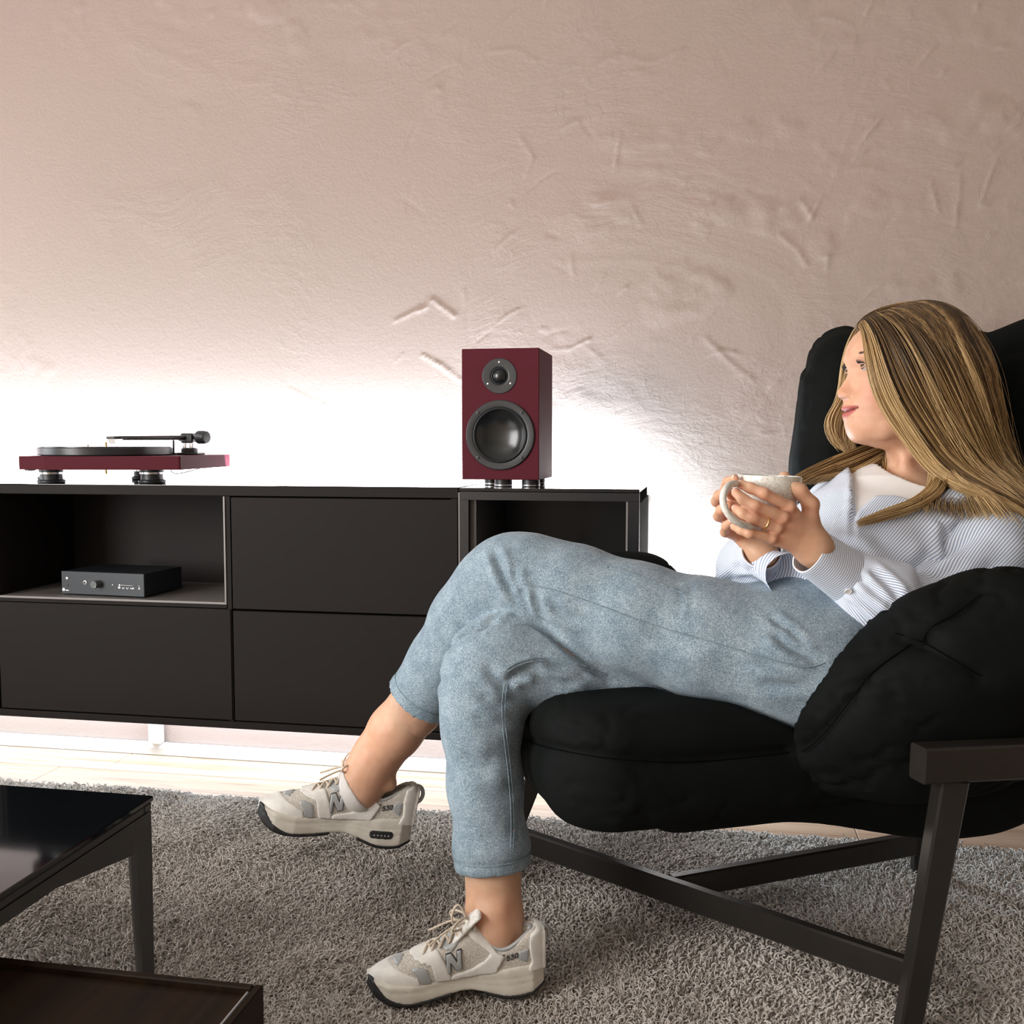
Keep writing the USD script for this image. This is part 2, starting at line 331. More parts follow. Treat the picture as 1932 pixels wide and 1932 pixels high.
mat('rubber', (0.014, 0.015, 0.016), 0.55)
mat('cone_black', (0.010, 0.012, 0.012), 0.22)
mat('steel', (0.55, 0.55, 0.55), 0.25, metallic=1.0)
mat('brass', (0.75, 0.55, 0.25), 0.25, metallic=1.0)
mat('gold', (0.95, 0.68, 0.28), 0.18, metallic=1.0)
mat('amp_case', (0.010, 0.012, 0.015), 0.45, specular_ior_level=0.3)
mat('amp_face', (0.022, 0.028, 0.034), 0.42, 0.06, 300)
mat('white_print', (0.75, 0.75, 0.75), 0.5)
mat('knob_grey', (0.10, 0.11, 0.11), 0.4)
mat('vinyl', (0.01, 0.01, 0.011), 0.25)
mat('carbon', (0.012, 0.012, 0.013), 0.3)
mat('bronze_metal', (0.035, 0.032, 0.030), 0.36, metallic=0.3)
mat('chair_wood', (0.017, 0.0145, 0.0125), 0.30, 0.1, 30, specular_ior_level=0.4)
mat('nubuck', (0.0050, 0.0060, 0.0055), 0.75, 0.18, 9, bump=0.25, bscale=900, bdist=0.0006, specular_ior_level=0.06)
mat('nubuck_seam', (0.003, 0.0035, 0.0035), 0.9, specular_ior_level=0.0)
mat('thread_grey', (0.03, 0.03, 0.027), 0.8)
mat('led_strip', (0.8, 0.8, 0.8), 0.5)
mat('rug_base', (0.13, 0.11, 0.095), 0.9)
graph('rug_yarn', {'g': ('geometry', {}), 'o': ('object_info', {}), 'p': ('principled_bsdf', {'roughness': 0.85, 'specular_ior_level': 0.1, 'sheen_weight': 0.15}),
    'n': ('noise_texture', {'scale': 5.0, 'detail': 3.0}), 'm': ('math', {'math_type': 'multiply_add', 'value2': 0.4}),
    'r': ('rgb_ramp', {'ramp': [(0.35, (0.29, 0.26, 0.225)), (0.6, (0.45, 0.405, 0.36)), (0.85, (0.57, 0.525, 0.48))]})},
    [('g.position', 'n.vector'), ('o.random', 'm.value1'), ('n.fac', 'm.value3'), ('m.value', 'r.fac'), ('r.color', 'p.base_color')])
graph('denim', {'g': ('geometry', {}), 'p': ('principled_bsdf', {'roughness': 0.8, 'specular_ior_level': 0.15, 'sheen_weight': 0.1}),
    'n': ('noise_texture', {'scale': 520.0, 'detail': 3.0, 'roughness': 0.75}), 'n2': ('noise_texture', {'scale': 30.0, 'detail': 6.0, 'roughness': 0.65}), 'mx': ('math', {'math_type': 'multiply_add', 'value2': 1.25}),
    'sc': ('math', {'math_type': 'multiply_add', 'value2': 0.45, 'value3': -0.16}),
    'r': ('rgb_ramp', {'ramp': [(0.42, (0.075, 0.118, 0.158)), (0.66, (0.185, 0.248, 0.295)), (0.82, (0.30, 0.37, 0.415)), (1.0, (0.47, 0.54, 0.58))]}),
    'w': ('wave_texture', {'wave_type': 'bands', 'bands_direction': 'diagonal', 'scale': 260.0, 'distortion': 1.5, 'detail': 1.0}), 'b': ('bump', {'strength': 0.06, 'distance': 0.0006})},
    [('g.position', 'n.vector'), ('g.position', 'n2.vector'), ('n.fac', 'mx.value1'), ('n2.fac', 'sc.value1'), ('sc.value', 'mx.value3'), ('mx.value', 'r.fac'), ('r.color', 'p.base_color'), ('g.position', 'w.vector'), ('w.fac', 'b.height'), ('b.normal', 'p.normal')])
mat('denim_seam', (0.19, 0.26, 0.30), 0.85, 0.3, 400)
graph('shoe_mesh', {'g': ('geometry', {}), 'p': ('principled_bsdf', {'roughness': 0.8}), 'v': ('voronoi_texture', {'scale': 420.0, 'feature': 'f1'}), 'r': ('rgb_ramp', {'ramp': [(0.0, (0.34, 0.31, 0.27)), (0.45, (0.53, 0.49, 0.43)), (0.8, (0.62, 0.59, 0.53))]}), 'b': ('bump', {'strength': 0.5, 'distance': 0.0006})},
    [('g.position', 'v.vector'), ('v.distance', 'r.fac'), ('r.color', 'p.base_color'), ('v.distance', 'b.height'), ('b.normal', 'p.normal')])
mat('shoe_leather', (0.74, 0.72, 0.67), 0.5, 0.10, 60, bump=0.1, bscale=400, bdist=0.0005)
mat('shoe_sole', (0.66, 0.63, 0.55), 0.55, 0.10, 40)
mat('shoe_silver', (0.42, 0.44, 0.44), 0.35, metallic=0.25)
mat('dark_print', (0.03, 0.032, 0.036), 0.5)
mat('lace', (0.58, 0.50, 0.40), 0.85, 0.15, 600)
mat('sock_white', (0.62, 0.59, 0.56), 0.9, 0.05, 300)
graph('skin', {'p': ('principled_bsdf', {'roughness': 0.48, 'specular_ior_level': 0.35, 'subsurface_weight': 0.22, 'subsurface_scale': 0.006, 'subsurface_radius': (1.0, 0.35, 0.2)}),
    'l': ('attribute', {'attribute': 'lip'}), 'b': ('attribute', {'attribute': 'blush'}), 'g': ('geometry', {}), 'n': ('noise_texture', {'scale': 45.0, 'detail': 4.0}),
    'r': ('rgb_ramp', {'ramp': [(0.3, (0.56, 0.31, 0.195)), (0.7, (0.64, 0.37, 0.245))]}), 'm1': ('mix', {'color2': (0.60, 0.25, 0.16)}), 'm2': ('mix', {'color2': (0.42, 0.115, 0.095)}), 'ln': ('attribute', {'attribute': 'line'}), 'm3': ('mix', {'color2': (0.12, 0.025, 0.02)}),
    'bs': ('math', {'math_type': 'multiply', 'value2': 0.65}), 'bn': ('noise_texture', {'scale': 900.0, 'detail': 2.0}), 'bp': ('bump', {'strength': 0.12, 'distance': 0.0004})},
    [('g.position', 'n.vector'), ('n.fac', 'r.fac'), ('r.color', 'm1.color1'), ('b.fac', 'bs.value1'), ('bs.value', 'm1.fac'), ('m1.color', 'm2.color1'), ('l.fac', 'm2.fac'), ('m2.color', 'm3.color1'), ('ln.fac', 'm3.fac'), ('m3.color', 'p.base_color'), ('g.position', 'bn.vector'), ('bn.fac', 'bp.height'), ('bp.normal', 'p.normal')])
mat('skin_lid', (0.50, 0.28, 0.19), 0.5)
mat('eye_white', (0.42, 0.38, 0.35), 0.2); mat('eye_dark', (0.05, 0.035, 0.02), 0.1); mat('lash', (0.012, 0.009, 0.007), 0.6); mat('brow', (0.07, 0.045, 0.026), 0.6)
mat('nail', (0.72, 0.50, 0.42), 0.22)
graph('stoneware', {'g': ('geometry', {}), 'p': ('principled_bsdf', {'roughness': 0.22}), 'v': ('noise_texture', {'scale': 260.0, 'detail': 3.0, 'roughness': 0.7}), 'r': ('rgb_ramp', {'ramp': [(0.30, (0.42, 0.40, 0.33)), (0.46, (0.66, 0.65, 0.59)), (0.7, (0.78, 0.78, 0.73))]})},
    [('g.position', 'v.vector'), ('v.fac', 'r.fac'), ('r.color', 'p.base_color')])
mat('coffee', (0.02, 0.009, 0.004), 0.08)
graph('stripe', {'a': ('attribute', {'attribute': 'stripe'}), 'p': ('principled_bsdf', {'roughness': 0.8, 'specular_ior_level': 0.15, 'sheen_weight': 0.08}), 'm': ('math', {'math_type': 'multiply', 'value2': 1 / 0.0035}), 'f': ('math', {'math_type': 'floored_modulo', 'value2': 1.0}),
    'r': ('rgb_ramp', {'ramp': [(0.0, (0.84, 0.88, 0.95)), (0.50, (0.84, 0.88, 0.95)), (0.58, (0.30, 0.38, 0.53)), (0.92, (0.30, 0.38, 0.53)), (1.0, (0.84, 0.88, 0.95))]}),
    'g': ('geometry', {}), 'n': ('noise_texture', {'scale': 900.0, 'detail': 2.0}), 'b': ('bump', {'strength': 0.15, 'distance': 0.0004})},
    [('a.fac', 'm.value1'), ('m.value', 'f.value1'), ('f.value', 'r.fac'), ('r.color', 'p.base_color'), ('g.position', 'n.vector'), ('n.fac', 'b.height'), ('b.normal', 'p.normal')])
mat('white_cotton', (0.80, 0.78, 0.76), 0.85)
mat('button_white', (0.78, 0.76, 0.74), 0.3)
graph('hair', {'a': ('attribute', {'attribute': 'tone'}), 'r': ('rgb_ramp', {'ramp': [(0.0, (0.030, 0.017, 0.008)), (0.28, (0.105, 0.060, 0.025)), (0.58, (0.32, 0.195, 0.080)), (1.0, (0.62, 0.44, 0.22))]}),
    'p': ('principled_bsdf', {'roughness': 0.42, 'specular_ior_level': 0.35})}, [('a.fac', 'r.fac'), ('r.color', 'p.base_color')], surface='p.BSDF')
mat('hair_under', (0.045, 0.026, 0.012), 0.6, 0.4, 60, stretch=(8, 8, 1))
# ------------------------------------------------------------------ the room
rng = np.random.default_rng(5)
def wall_mesh():
    """Back wall: a relief of trowel sweeps and a few big chips over a grid, fine where the picture looks."""
    xs = np.r_[np.arange(WALL_X, -1.95, 0.03), np.arange(-1.95, 1.0, 0.005), np.arange(1.0, WALL_R + .02, 0.03)]; zs = np.r_[np.arange(0, 0.5, 0.02), np.arange(0.5, 2.06, 0.005), np.arange(2.07, CEIL + .02, 0.03)]
    X, Z = np.meshgrid(xs, zs, indexing='ij'); p = np.stack([X, np.zeros_like(X), Z], -1)
    warp = (meshkit.fbm(p * 1.7, 3, 3) - 0.5) * 0.5
    ang = 0.6 + 2.0 * (meshkit.fbm(p * 0.9, 2, 11) - 0.5)
    u = X * np.cos(ang) - Z * np.sin(ang) + warp; w = X * np.sin(ang) + Z * np.cos(ang) + warp
    sweep = meshkit.fbm(np.stack([u * 3, 0 * u, w * 13], -1), 4, 21) - 0.5
    mask = np.clip((meshkit.fbm(p * 1.5, 3, 40) - 0.42) * 5 + 0.5 * np.clip((X + 0.6) / 1.2, -0.8, 1), 0.03, 1)
    h = 0.0014 * sweep * mask + 0.0008 * (meshkit.fbm(p * 2.4, 2, 60) - 0.5)
    lum = np.clip(meshkit.fbm(p * 11, 3, 77) - 0.60, 0, 1) * 0.009 * mask            # gritty lumps
    h += lum
    def ridge(pts, wid, hei):                                                          # one-sided ridges: edges of plaster laps
        q = np.array([[*on_y(px, py, WALL_Y)[[0, 2]]] for px, py in pts]); best = np.full(X.shape, 9.0); side = np.zeros(X.shape)
        for i in range(len(q) - 1):
            d = q[i + 1] - q[i]; L2 = d @ d; t = np.clip(((X - q[i][0]) * d[0] + (Z - q[i][1]) * d[1]) / L2, 0, 1)
            ex, ez = X - q[i][0] - t * d[0], Z - q[i][1] - t * d[1]; dd = np.hypot(ex, ez); s = (d[0] * ez - d[1] * ex) / math.sqrt(L2)
            m = dd < best; best[m] = dd[m]; side[m] = s[m]
        hei *= 0.22; wid *= 0.55; return hei * np.exp(-(best / wid) ** 2) * (0.55 + 0.9 * meshkit.fbm(p * 25, 2, 9)) * np.where(side > 0, 1.0, 0.25)
    for pts, wid, hei in [([(748, 606), (782, 590), (806, 582), (815, 566), (838, 584), (858, 598)], 0.010, 0.012), ([(798, 672), (830, 690), (868, 718)], 0.009, 0.014),
                          ([(1045, 662), (1075, 660), (1112, 642)], 0.010, 0.008), ([(925, 100), (975, 95), (1010, 118)], 0.012, 0.004), ([(1180, 108), (1225, 122), (1290, 95)], 0.012, 0.005),
                          ([(1500, 330), (1560, 380), (1640, 150)], 0.01, 0.002), ([(1480, 395), (1510, 380), (1530, 410)], 0.012, 0.010), ([(1470, 445), (1500, 470), (1520, 500)], 0.012, 0.008),
                          ([(545, 735), (600, 762), (640, 775)], 0.010, 0.006), ([(700, 800), (720, 815), (740, 850)], 0.012, 0.007), ([(1190, 390), (1210, 425)], 0.008, 0.006),
                          ([(980, 260), (1005, 300), (990, 330)], 0.010, 0.006), ([(1330, 640), (1380, 690), (1420, 720)], 0.014, 0.006), ([(1808, 330), (1806, 380), (1800, 430)], 0.01, 0.006)]:
        h += ridge(pts, wid, hei)
    r = np.random.default_rng(12)
    for _ in range(150):                                                               # short trowel nicks and crumbs, mostly to the right
        cx, cz, a, ln, wd, he = r.uniform(-0.75, 0.95), r.uniform(0.75, 1.95), r.normal(0.5, 0.7), r.uniform(.008, .05), r.uniform(.003, .0055), r.uniform(.0006, .0022) * r.choice([1, 1, -.6])
        i0, i1 = np.searchsorted(xs, (cx - ln - .02, cx + ln + .02)); k0, k1 = np.searchsorted(zs, (cz - ln - .02, cz + ln + .02)); sx, sz = X[i0:i1, k0:k1] - cx, Z[i0:i1, k0:k1] - cz
        u_, w_ = sx * math.cos(a) + sz * math.sin(a), -sx * math.sin(a) + sz * math.cos(a) + 6 * (sx * math.cos(a)) ** 2; h[i0:i1, k0:k1] += he * np.exp(-(w_ / wd) ** 2 - (u_ / ln) ** 4) * np.where(w_ > 0, 1, .4)
    nx, nz = X.shape; v = np.stack([X, WALL_Y - h, Z], -1).reshape(-1, 3); i = np.arange(nx * nz).reshape(nx, nz)
    q = np.stack([i[:-1, :-1], i[1:, :-1], i[1:, 1:], i[:-1, 1:]], -1).reshape(-1, 4)
    n0 = len(v); back = np.array([[x, WALL_Y + 0.12, z] for x in (WALL_X, WALL_R) for z in (0, CEIL)])
    tri = np.vstack([q[:, [0, 1, 2]], q[:, [0, 2, 3]], n0 + np.array([[0, 1, 2], [1, 3, 2]])])
    return trimesh.Trimesh(np.vstack([v, back]), tri, process=False)
solo('wall_back', wall_mesh(), 'plaster', 'rough trowelled pink-beige plaster wall behind the sideboard and armchair', None, kind='structure', smooth=True)
wl = thing('wall_left', 'side wall with the tall window that lights the room', None, (WALL_X, 0, 0), kind='structure')
t0, t1 = WALL_X - 0.2, WALL_X
part(wl, 'wall_panel', cat(bx(t0, t1, ROOM_Y0, WALL_Y + 0.1, 0, 0.35), bx(t0, t1, ROOM_Y0, WALL_Y + 0.1, 2.3, CEIL), bx(t0, t1, ROOM_Y0, WIN[0], 0.35, 2.3), bx(t0, t1, WIN[1], WIN2[0], 0.35, 2.3), bx(t0, t1, WIN2[1], WALL_Y + 0.1, 0.35, 2.3), bx(t0, t1, WIN2[0], WIN2[1], WIN2[3], 2.3)), 'room_wall')
for k, (a, b, c, d) in enumerate((WIN, WIN2)):
    wn = thing(f'window_{k + 1}', 'window in the side wall', None, (WALL_X, (a + b) / 2, c), kind='structure')
    part(wn, 'window_frame', cat(*[bx(t1 - 0.05, t1 + 0.01, *q) for q in [(a, a + .04, c, d), (b - .04, b, c, d), (a, b, c, c + .04), (a, b, d - .04, d)]]), 'white_paint')
solo('wall_right', bx(WALL_R, WALL_R + 0.15, ROOM_Y0, WALL_Y + 0.1, 0, CEIL), 'room_wall', 'plain side wall to the right of the armchair', None, kind='structure')
solo('wall_front', bx(WALL_X - 0.1, WALL_R + 0.1, ROOM_Y0 - 0.15, ROOM_Y0, 0, CEIL), 'room_wall', 'plain wall facing the sideboard', None, kind='structure')
solo('ceiling', bx(WALL_X - 0.2, WALL_R + 0.1, ROOM_Y0 - 0.1, WALL_Y + 0.1, CEIL, CEIL + 0.1), 'ceiling_paint', 'plain pale ceiling of the room', None, kind='structure')
fl = thing('floor', 'pale pine plank floor between the rug and the wall', None, (0, 0, 0), kind='structure')
part(fl, 'subfloor', bx(WALL_X - 0.1, WALL_R + 0.1, ROOM_Y0 - 0.1, WALL_Y + 0.1, -0.06, -0.021), 'cabinet_groove')
pw, y, row = 0.152, WALL_Y, 0
while y > ROOM_Y0:
    x = WALL_X - rng.uniform(0, 1.2)
    while x < WALL_R:
        L = rng.uniform(1.5, 2.4)
        part(fl, 'plank', bx(max(x, WALL_X) + .0007, min(x + L, WALL_R) - .0007, y - pw + .0009, y - .0009, -0.02, rng.uniform(-0.0008, 0.0), 0.0012), 'plank_a' if rng.random() < 0.6 else 'plank_b', smooth=False)
        x += L
    y -= pw; row += 1
solo('baseboard_back', hull([(x, yy, z) for x in (WALL_X, WALL_R) for yy, z in ((WALL_Y - 0.002, 0.001), (WALL_Y - 0.022, 0.001), (WALL_Y - 0.022, 0.020), (WALL_Y - 0.014, 0.030), (WALL_Y - 0.002, 0.030))]), 'white_paint', 'low white baseboard along the foot of the plaster wall', None, kind='structure')
solo('trim_1', bx(-1.437, -1.402, WALL_Y - 0.030, WALL_Y - 0.006, 0.031, 0.34, 0.003), 'white_paint', 'pale vertical cable cover on the wall below the sideboard', None, kind='structure')

# ------------------------------------------------------------------ sideboard, display unit, light strips
Y0, YB, ZT, ZB = 1.99, 2.35, 0.738, 0.213
sb = thing('sideboard', 'wide dark brown wall-hung sideboard with an open niche and push-open fronts', 'sideboard', (-1.0, 2.17, ZB))
XL, XM, XR = -2.62, -0.988, -0.487          # left end (outside the picture), divider, right end
part(sb, 'top_panel', bx(XL, XR, Y0, YB, 0.7165, ZT, 0.0012), 'cabinet_matt')
part(sb, 'top_sheet', bx(XL, XR, Y0 + 0.0005, YB, ZT + 0.0001, ZT + 0.0009), 'gloss_top', label='glossy lacquered upper surface', smooth=False)
part(sb, 'bottom_panel', bx(XL, XR, Y0, YB, ZB, 0.2285, 0.001), 'cabinet_matt')
part(sb, 'side_panel', bx(XR - 0.016, XR - 0.0005, Y0 + 0.0, YB, 0.2290, 0.716, 0.001), 'cabinet_matt')
part(sb, 'side_panel', bx(XL, XL + 0.016, Y0, YB, 0.2290, 0.716, 0.001), 'cabinet_matt')
part(sb, 'back_panel', bx(XL + 0.017, XR - 0.017, YB - 0.012, YB - 0.001, 0.2290, 0.716), 'cabinet_inside')
part(sb, 'divider', bx(XM - 0.010, XM + 0.0, Y0 + 0.002, YB - 0.013, 0.2290, 0.716), 'cabinet_matt')
part(sb, 'divider', bx(-1.56, -1.548, Y0 + 0.002, YB - 0.013, 0.4885, 0.716), 'cabinet_matt')
part(sb, 'shelf', bx(-1.5475, XM - 0.0105, Y0 + 0.0012, 2.27, 0.476, 0.488), 'grey_oak', label='grey wood-grained floor of the open niche')
part(sb, 'niche_back', bx(-1.5475, XM - 0.0105, 2.2705, 2.28, 0.476, 0.716), 'cabinet_inside')
part(sb, 'niche_trim', bx(XM - 0.0145, XM - 0.011, Y0 - 0.0005, 2.27, 0.4885, 0.7155), 'grey_edge', label='thin pale upright trim at the right of the niche')
part(sb, 'niche_trim', bx(-1.5475, XM - 0.011, Y0 - 0.0005, Y0 + 0.001, 0.4835, 0.4880), 'grey_edge', label='thin pale edge of the niche floor')
part(sb, 'rail', bx(-1.5475, XM - 0.0105, Y0 - 0.0, Y0 + 0.018, 0.4755, 0.4832), 'cabinet_matt')
g = 0.0016
def front(x0, x1, z0, z1): part(sb, 'drawer_front', bx(x0 + g, x1 - g, Y0 - 0.001, Y0 + 0.018, z0 + g, z1 - g, 0.0012), 'cabinet_matt')
front(XM + 0.002, XR - 0.0, 0.473, 0.7155); front(XM + 0.002, XR, 0.230, 0.472); front(-1.553, XM, 0.230, 0.475)
front(-2.10, -1.555, 0.230, 0.7155); front(XL, -2.102, 0.230, 0.7155)
du = thing('display_unit', 'black glass-fronted open display unit at the right end of the sideboard', 'display cabinet', (-0.3, 2.17, ZB))
XE = -0.121
part(du, 'top_panel', bx(XR + 0.001, XE, Y0 - 0.001, YB, 0.731, ZT, 0.001), 'black_glass')
part(du, 'front_frame', cat(bx(XR + 0.003, XE, Y0 - 0.001, Y0 + 0.012, 0.714, 0.7305), bx(XR + 0.003, XR + 0.021, Y0 - 0.001, Y0 + 0.012, ZB, 0.7135), bx(XE - 0.022, XE, Y0 - 0.001, Y0 + 0.012, ZB, 0.7135), bx(XR + 0.0215, XE - 0.0225, Y0 - 0.001, Y0 + 0.012, ZB, 0.232)), 'black_frame')
part(du, 'edge_strip', bx(XR + 0.0002, XR + 0.0028, Y0 - 0.0015, Y0 + 0.012, ZB, 0.729), 'grey_edge', label='thin pale metal strip between sideboard and display unit')
part(du, 'edge_strip', bx(XE - 0.0262, XE - 0.0228, Y0 + 0.003, Y0 + 0.010, 0.2325, 0.7135), 'grey_edge', label='thin pale strip inside the right post')
part(du, 'inner_panel', bx(XR + 0.0215, XR + 0.034, Y0 + 0.013, YB - 0.016, 0.2325, 0.7305), 'grey_oak_upright', label='grey wood-grained inner side wall')
part(du, 'back_panel', bx(XR + 0.0215, XE - 0.004, YB - 0.015, YB - 0.002, 0.2325, 0.7305), 'black_frame')
part(du, 'bottom_panel', bx(XR + 0.003, XE - 0.002, Y0 + 0.013, YB, ZB, 0.2315), 'black_frame')
part(du, 'side_panel', bx(XE - 0.006, XE - 0.001, Y0 + 0.028, YB, ZB, 0.7085), 'matt_black', label='black end panel with a gap around it')
part(du, 'inner_shelf', bx(XR + 0.035, XE - 0.007, Y0 + 0.05, YB - 0.016, 0.465, 0.475), 'black_glass')
for nm, lab, z, aim in (('light_strip', 'white light strip hidden behind the top edge of the sideboard', 0.70, 60), ('light_strip', 'white light strip hidden under the back edge of the sideboard', 0.225, -35)):
    s_ = thing(nm, lab, 'light strip', (-1.3, YB + 0.006, z))
    part(s_, 'profile', bx(-2.6, -0.14, YB + 0.001, YB + 0.007, z - 0.006, z + 0.006), 'led_strip')
LEDS = (-2.58, -0.14)
s_ = thing('light_strip', 'white light strip hidden behind the right end of the display unit', 'light strip', (XE - 0.014, YB + 0.006, 0.48))
part(s_, 'profile', bx(XE - 0.020, XE - 0.008, YB + 0.001, YB + 0.007, 0.26, 0.68), 'led_strip')
area_light('/World/strip_light_side', (XE - 0.006, YB + 0.012, 0.47), (90, 0, -85), 0.012, 0.42, LED_SIDE, LED_COL)
# the strips' own light: slim area lights just off the profile, tilted up (top strip) and down (bottom strip) towards the wall
area_light('/World/strip_light_up', (sum(LEDS) / 2, YB + 0.012, 0.705), (90 + 84, 0, 0), LEDS[1] - LEDS[0], 0.012, LED_UP, LED_COL)
area_light('/World/strip_light_down', (sum(LEDS) / 2, YB + 0.012, 0.220), (-10, 0, 0), LEDS[1] - LEDS[0], 0.012, LED_DOWN, LED_COL)
# ------------------------------------------------------------------ turntable on the sideboard
c_, s_ = math.cos(math.radians(2.8)), math.sin(math.radians(2.8))
TX = CR * c_ - CF0 * s_; TY = CF0 * c_ + CR * s_; TZ = CZ
TO = P(340, 887, 2.21); TO[2] = 0.7705                                   # near right lower corner of the plinth
def tt(x, y, z): return TO + x * TX + y * TY + (z - TO[2]) * TZ          # x to the right, y away, z height above the floor
def obox(O, X, Y, x0, x1, y0, y1, z0, z1, bev=0.0):
    m = bx(x0, x1, y0, y1, z0, z1, bev); v = m.vertices; m.vertices = np.c_[O[:2] + v[:, :1] * X[:2] + v[:, 1:2] * Y[:2], v[:, 2]]; return m
tb = thing('turntable', 'burgundy record player with black platter and tonearm on the sideboard', 'record player', (*tt(-0.19, 0.17, 0)[:2], ZT))
pl = sg.Polygon([(-0.306, 0.0), (0, 0), (0, 0.335), (-0.372, 0.335), (-0.372, 0.022), (-0.366, 0.006)]).buffer(-0.004).buffer(0.004, quad_segs=4)
part(tb, 'plinth', extrude(pl, 0.0295, [*TO[:2], 0.7703], TX, TY), 'burgundy', smooth=30)
foot = [(0, 0), (0.0285, 0), (0.0295, 0.002), (0.0295, 0.006), (0.0245, 0.008), (0.0235, 0.020), (0.0255, 0.022), (0.0255, 0.0318), (0, 0.0318)]
_l = lambda q: ((q - TO) @ TX, (q - TO) @ TY)
for x, y in (_l(P(97, 905, 2.27)), _l(P(287, 905, 2.27)), _l(P(272, 905, 2.49)), _l(P(95, 905, 2.50))):
    q = tt(x, y, ZT + 0.0012); f_ = part(tb, 'foot', lathe(foot, 36, q), 'black_plastic'); part(f_, 'ring', lathe([(0.0245, 0), (0.0262, 0), (0.0262, 0.004), (0.0245, 0.004)], 36, q + [0, 0, 0.0205]), 'steel', label='thin chrome ring around the foot')
pc = P(200, 850, 2.39)
part(tb, 'platter', lathe([(0, 0), (0.148, 0), (0.150, 0.002), (0.150, 0.0165), (0.149, 0.0175), (0, 0.0175)], 96, [*pc[:2], 0.8005]), 'black_satin')
part(tb, 'mat', lathe([(0, 0), (0.147, 0), (0.147, 0.0022), (0, 0.0022)], 96, [*pc[:2], 0.8182]), 'vinyl')
part(tb, 'spindle', lathe([(0, 0), (0.0034, 0), (0.0034, 0.008), (0.002, 0.011), (0, 0.011)], 12, [*pc[:2], 0.8205]), 'brass', label='small brass spindle')
pu = P(166, 850, 2.36); part(tb, 'pulley', lathe([(0, 0), (0.002, 0), (0.002, 0.0245), (0.001, 0.026), (0, 0.026)], 10, [*pu[:2], 0.8005]), 'steel')
for a, b in (((200, 886), 0.012), ((57, 886), 0.004)):
    q = P(*a, 2.3); part(tb, 'underside_knob', lathe([(0, 0), (0.0035 if b > .01 else 0.012, 0), (0.0035 if b > .01 else 0.012, b), (0, b)], 16, [*q[:2], 0.7702 - b]), 'brass' if b > .01 else 'black_plastic')
ap, ah = P(357, 829, 2.49), P(226, 832, 2.31)                        # tonearm pivot and head
ab = part(tb, 'arm_base', cat(obox([*ap[:2], 0], TX, TY, -0.030, 0.030, -0.03, 0.03, 0.8002, 0.8052, 0.002), lathe([(0, 0), (0.020, 0), (0.020, 0.009), (0.016, 0.011), (0, 0.011)], 32, [*ap[:2], 0.8055])), 'black_plastic')
part(tb, 'arm_tower', cat(obox([*ap[:2], 0], TX, TY, -0.013, -0.004, -0.012, 0.012, 0.816, 0.838, 0.001), obox([*ap[:2], 0], TX, TY, 0.004, 0.013, -0.012, 0.012, 0.816, 0.838, 0.001)), 'steel')
part(tb, 'bearing_block', cat(obox([*ap[:2], 0], TX, TY, -0.017, 0.014, -0.015, 0.015, 0.829, 0.853, 0.003), obox([*ap[:2], 0], TX, TY, -0.026, -0.012, -0.009, 0.009, 0.834, 0.848, 0.003)), 'black_plastic')
ad = unit(ah - ap); az = 0.842; A0 = np.array([*ap[:2], az]); A1 = np.array([*ah[:2], 0.8405])
part(tb, 'arm_tube', cyl(A0, A1, 0.0055, 0.0045), 'carbon')
part(tb, 'headshell', hull([A1 + u * 0.009 * TX + v * ad + [0, 0, w] for u in (-1, 1) for v in (-0.012, 0.026) for w in (-0.002, 0.004)]), 'black_plastic')
cg = A1 + ad * 0.012; part(tb, 'cartridge', hull([cg + u * 0.008 * TX + v * ad + [0, 0, w] for u in (-1, 1) for v, w in ((-0.012, -0.002), (0.012, -0.002), (0.010, -0.013), (-0.006, -0.009))]), 'steel')
part(tb, 'finger_lift', tube(spline([A1 + ad * 0.01 + TX * 0.008, A1 + ad * 0.012 + TX * 0.016, A1 + ad * 0.012 + TX * 0.022 + [0, 0, 0.004]], 8), 0.0012), 'black_plastic')
CW = A0 - ad * 0.012; cw_ax = unit(TX * 0.8 - TY * 0.35)
part(tb, 'counterweight_stub', cyl(CW, A0 + cw_ax * 0.034, 0.0045), 'black_plastic')
part(tb, 'counterweight', lathe([(0, 0), (0.014, 0), (0.016, 0.002), (0.016, 0.018), (0.0145, 0.0205), (0.0145, 0.026), (0.012, 0.0275), (0, 0.0275)], 40, A0 + cw_ax * 0.030 + [0, 0, 0.001], cw_ax), 'black_satin')
ar = A0 + ad * 0.05; part(tb, 'arm_rest', cat(cyl([*ar[:2], 0.8003], [*ar[:2], 0.836], 0.0022), cyl([*(ar[:2] + TX[:2] * 0.0), 0.8003], [*ar[:2], 0.8055], 0.008)), 'black_plastic')
w0 = tt(-0.02, 0.335, 0.776); cb = spline([P(391, 880, 2.52), P(365, 887, 2.44), P(345, 892, 2.40), P(330, 893, 2.36), tt(-0.06, 0.10, 0.7702)], 40)
part(tb, 'wire', tube(cb, 0.0011, 6), 'black_plastic', label='thin dark lead below the plinth')
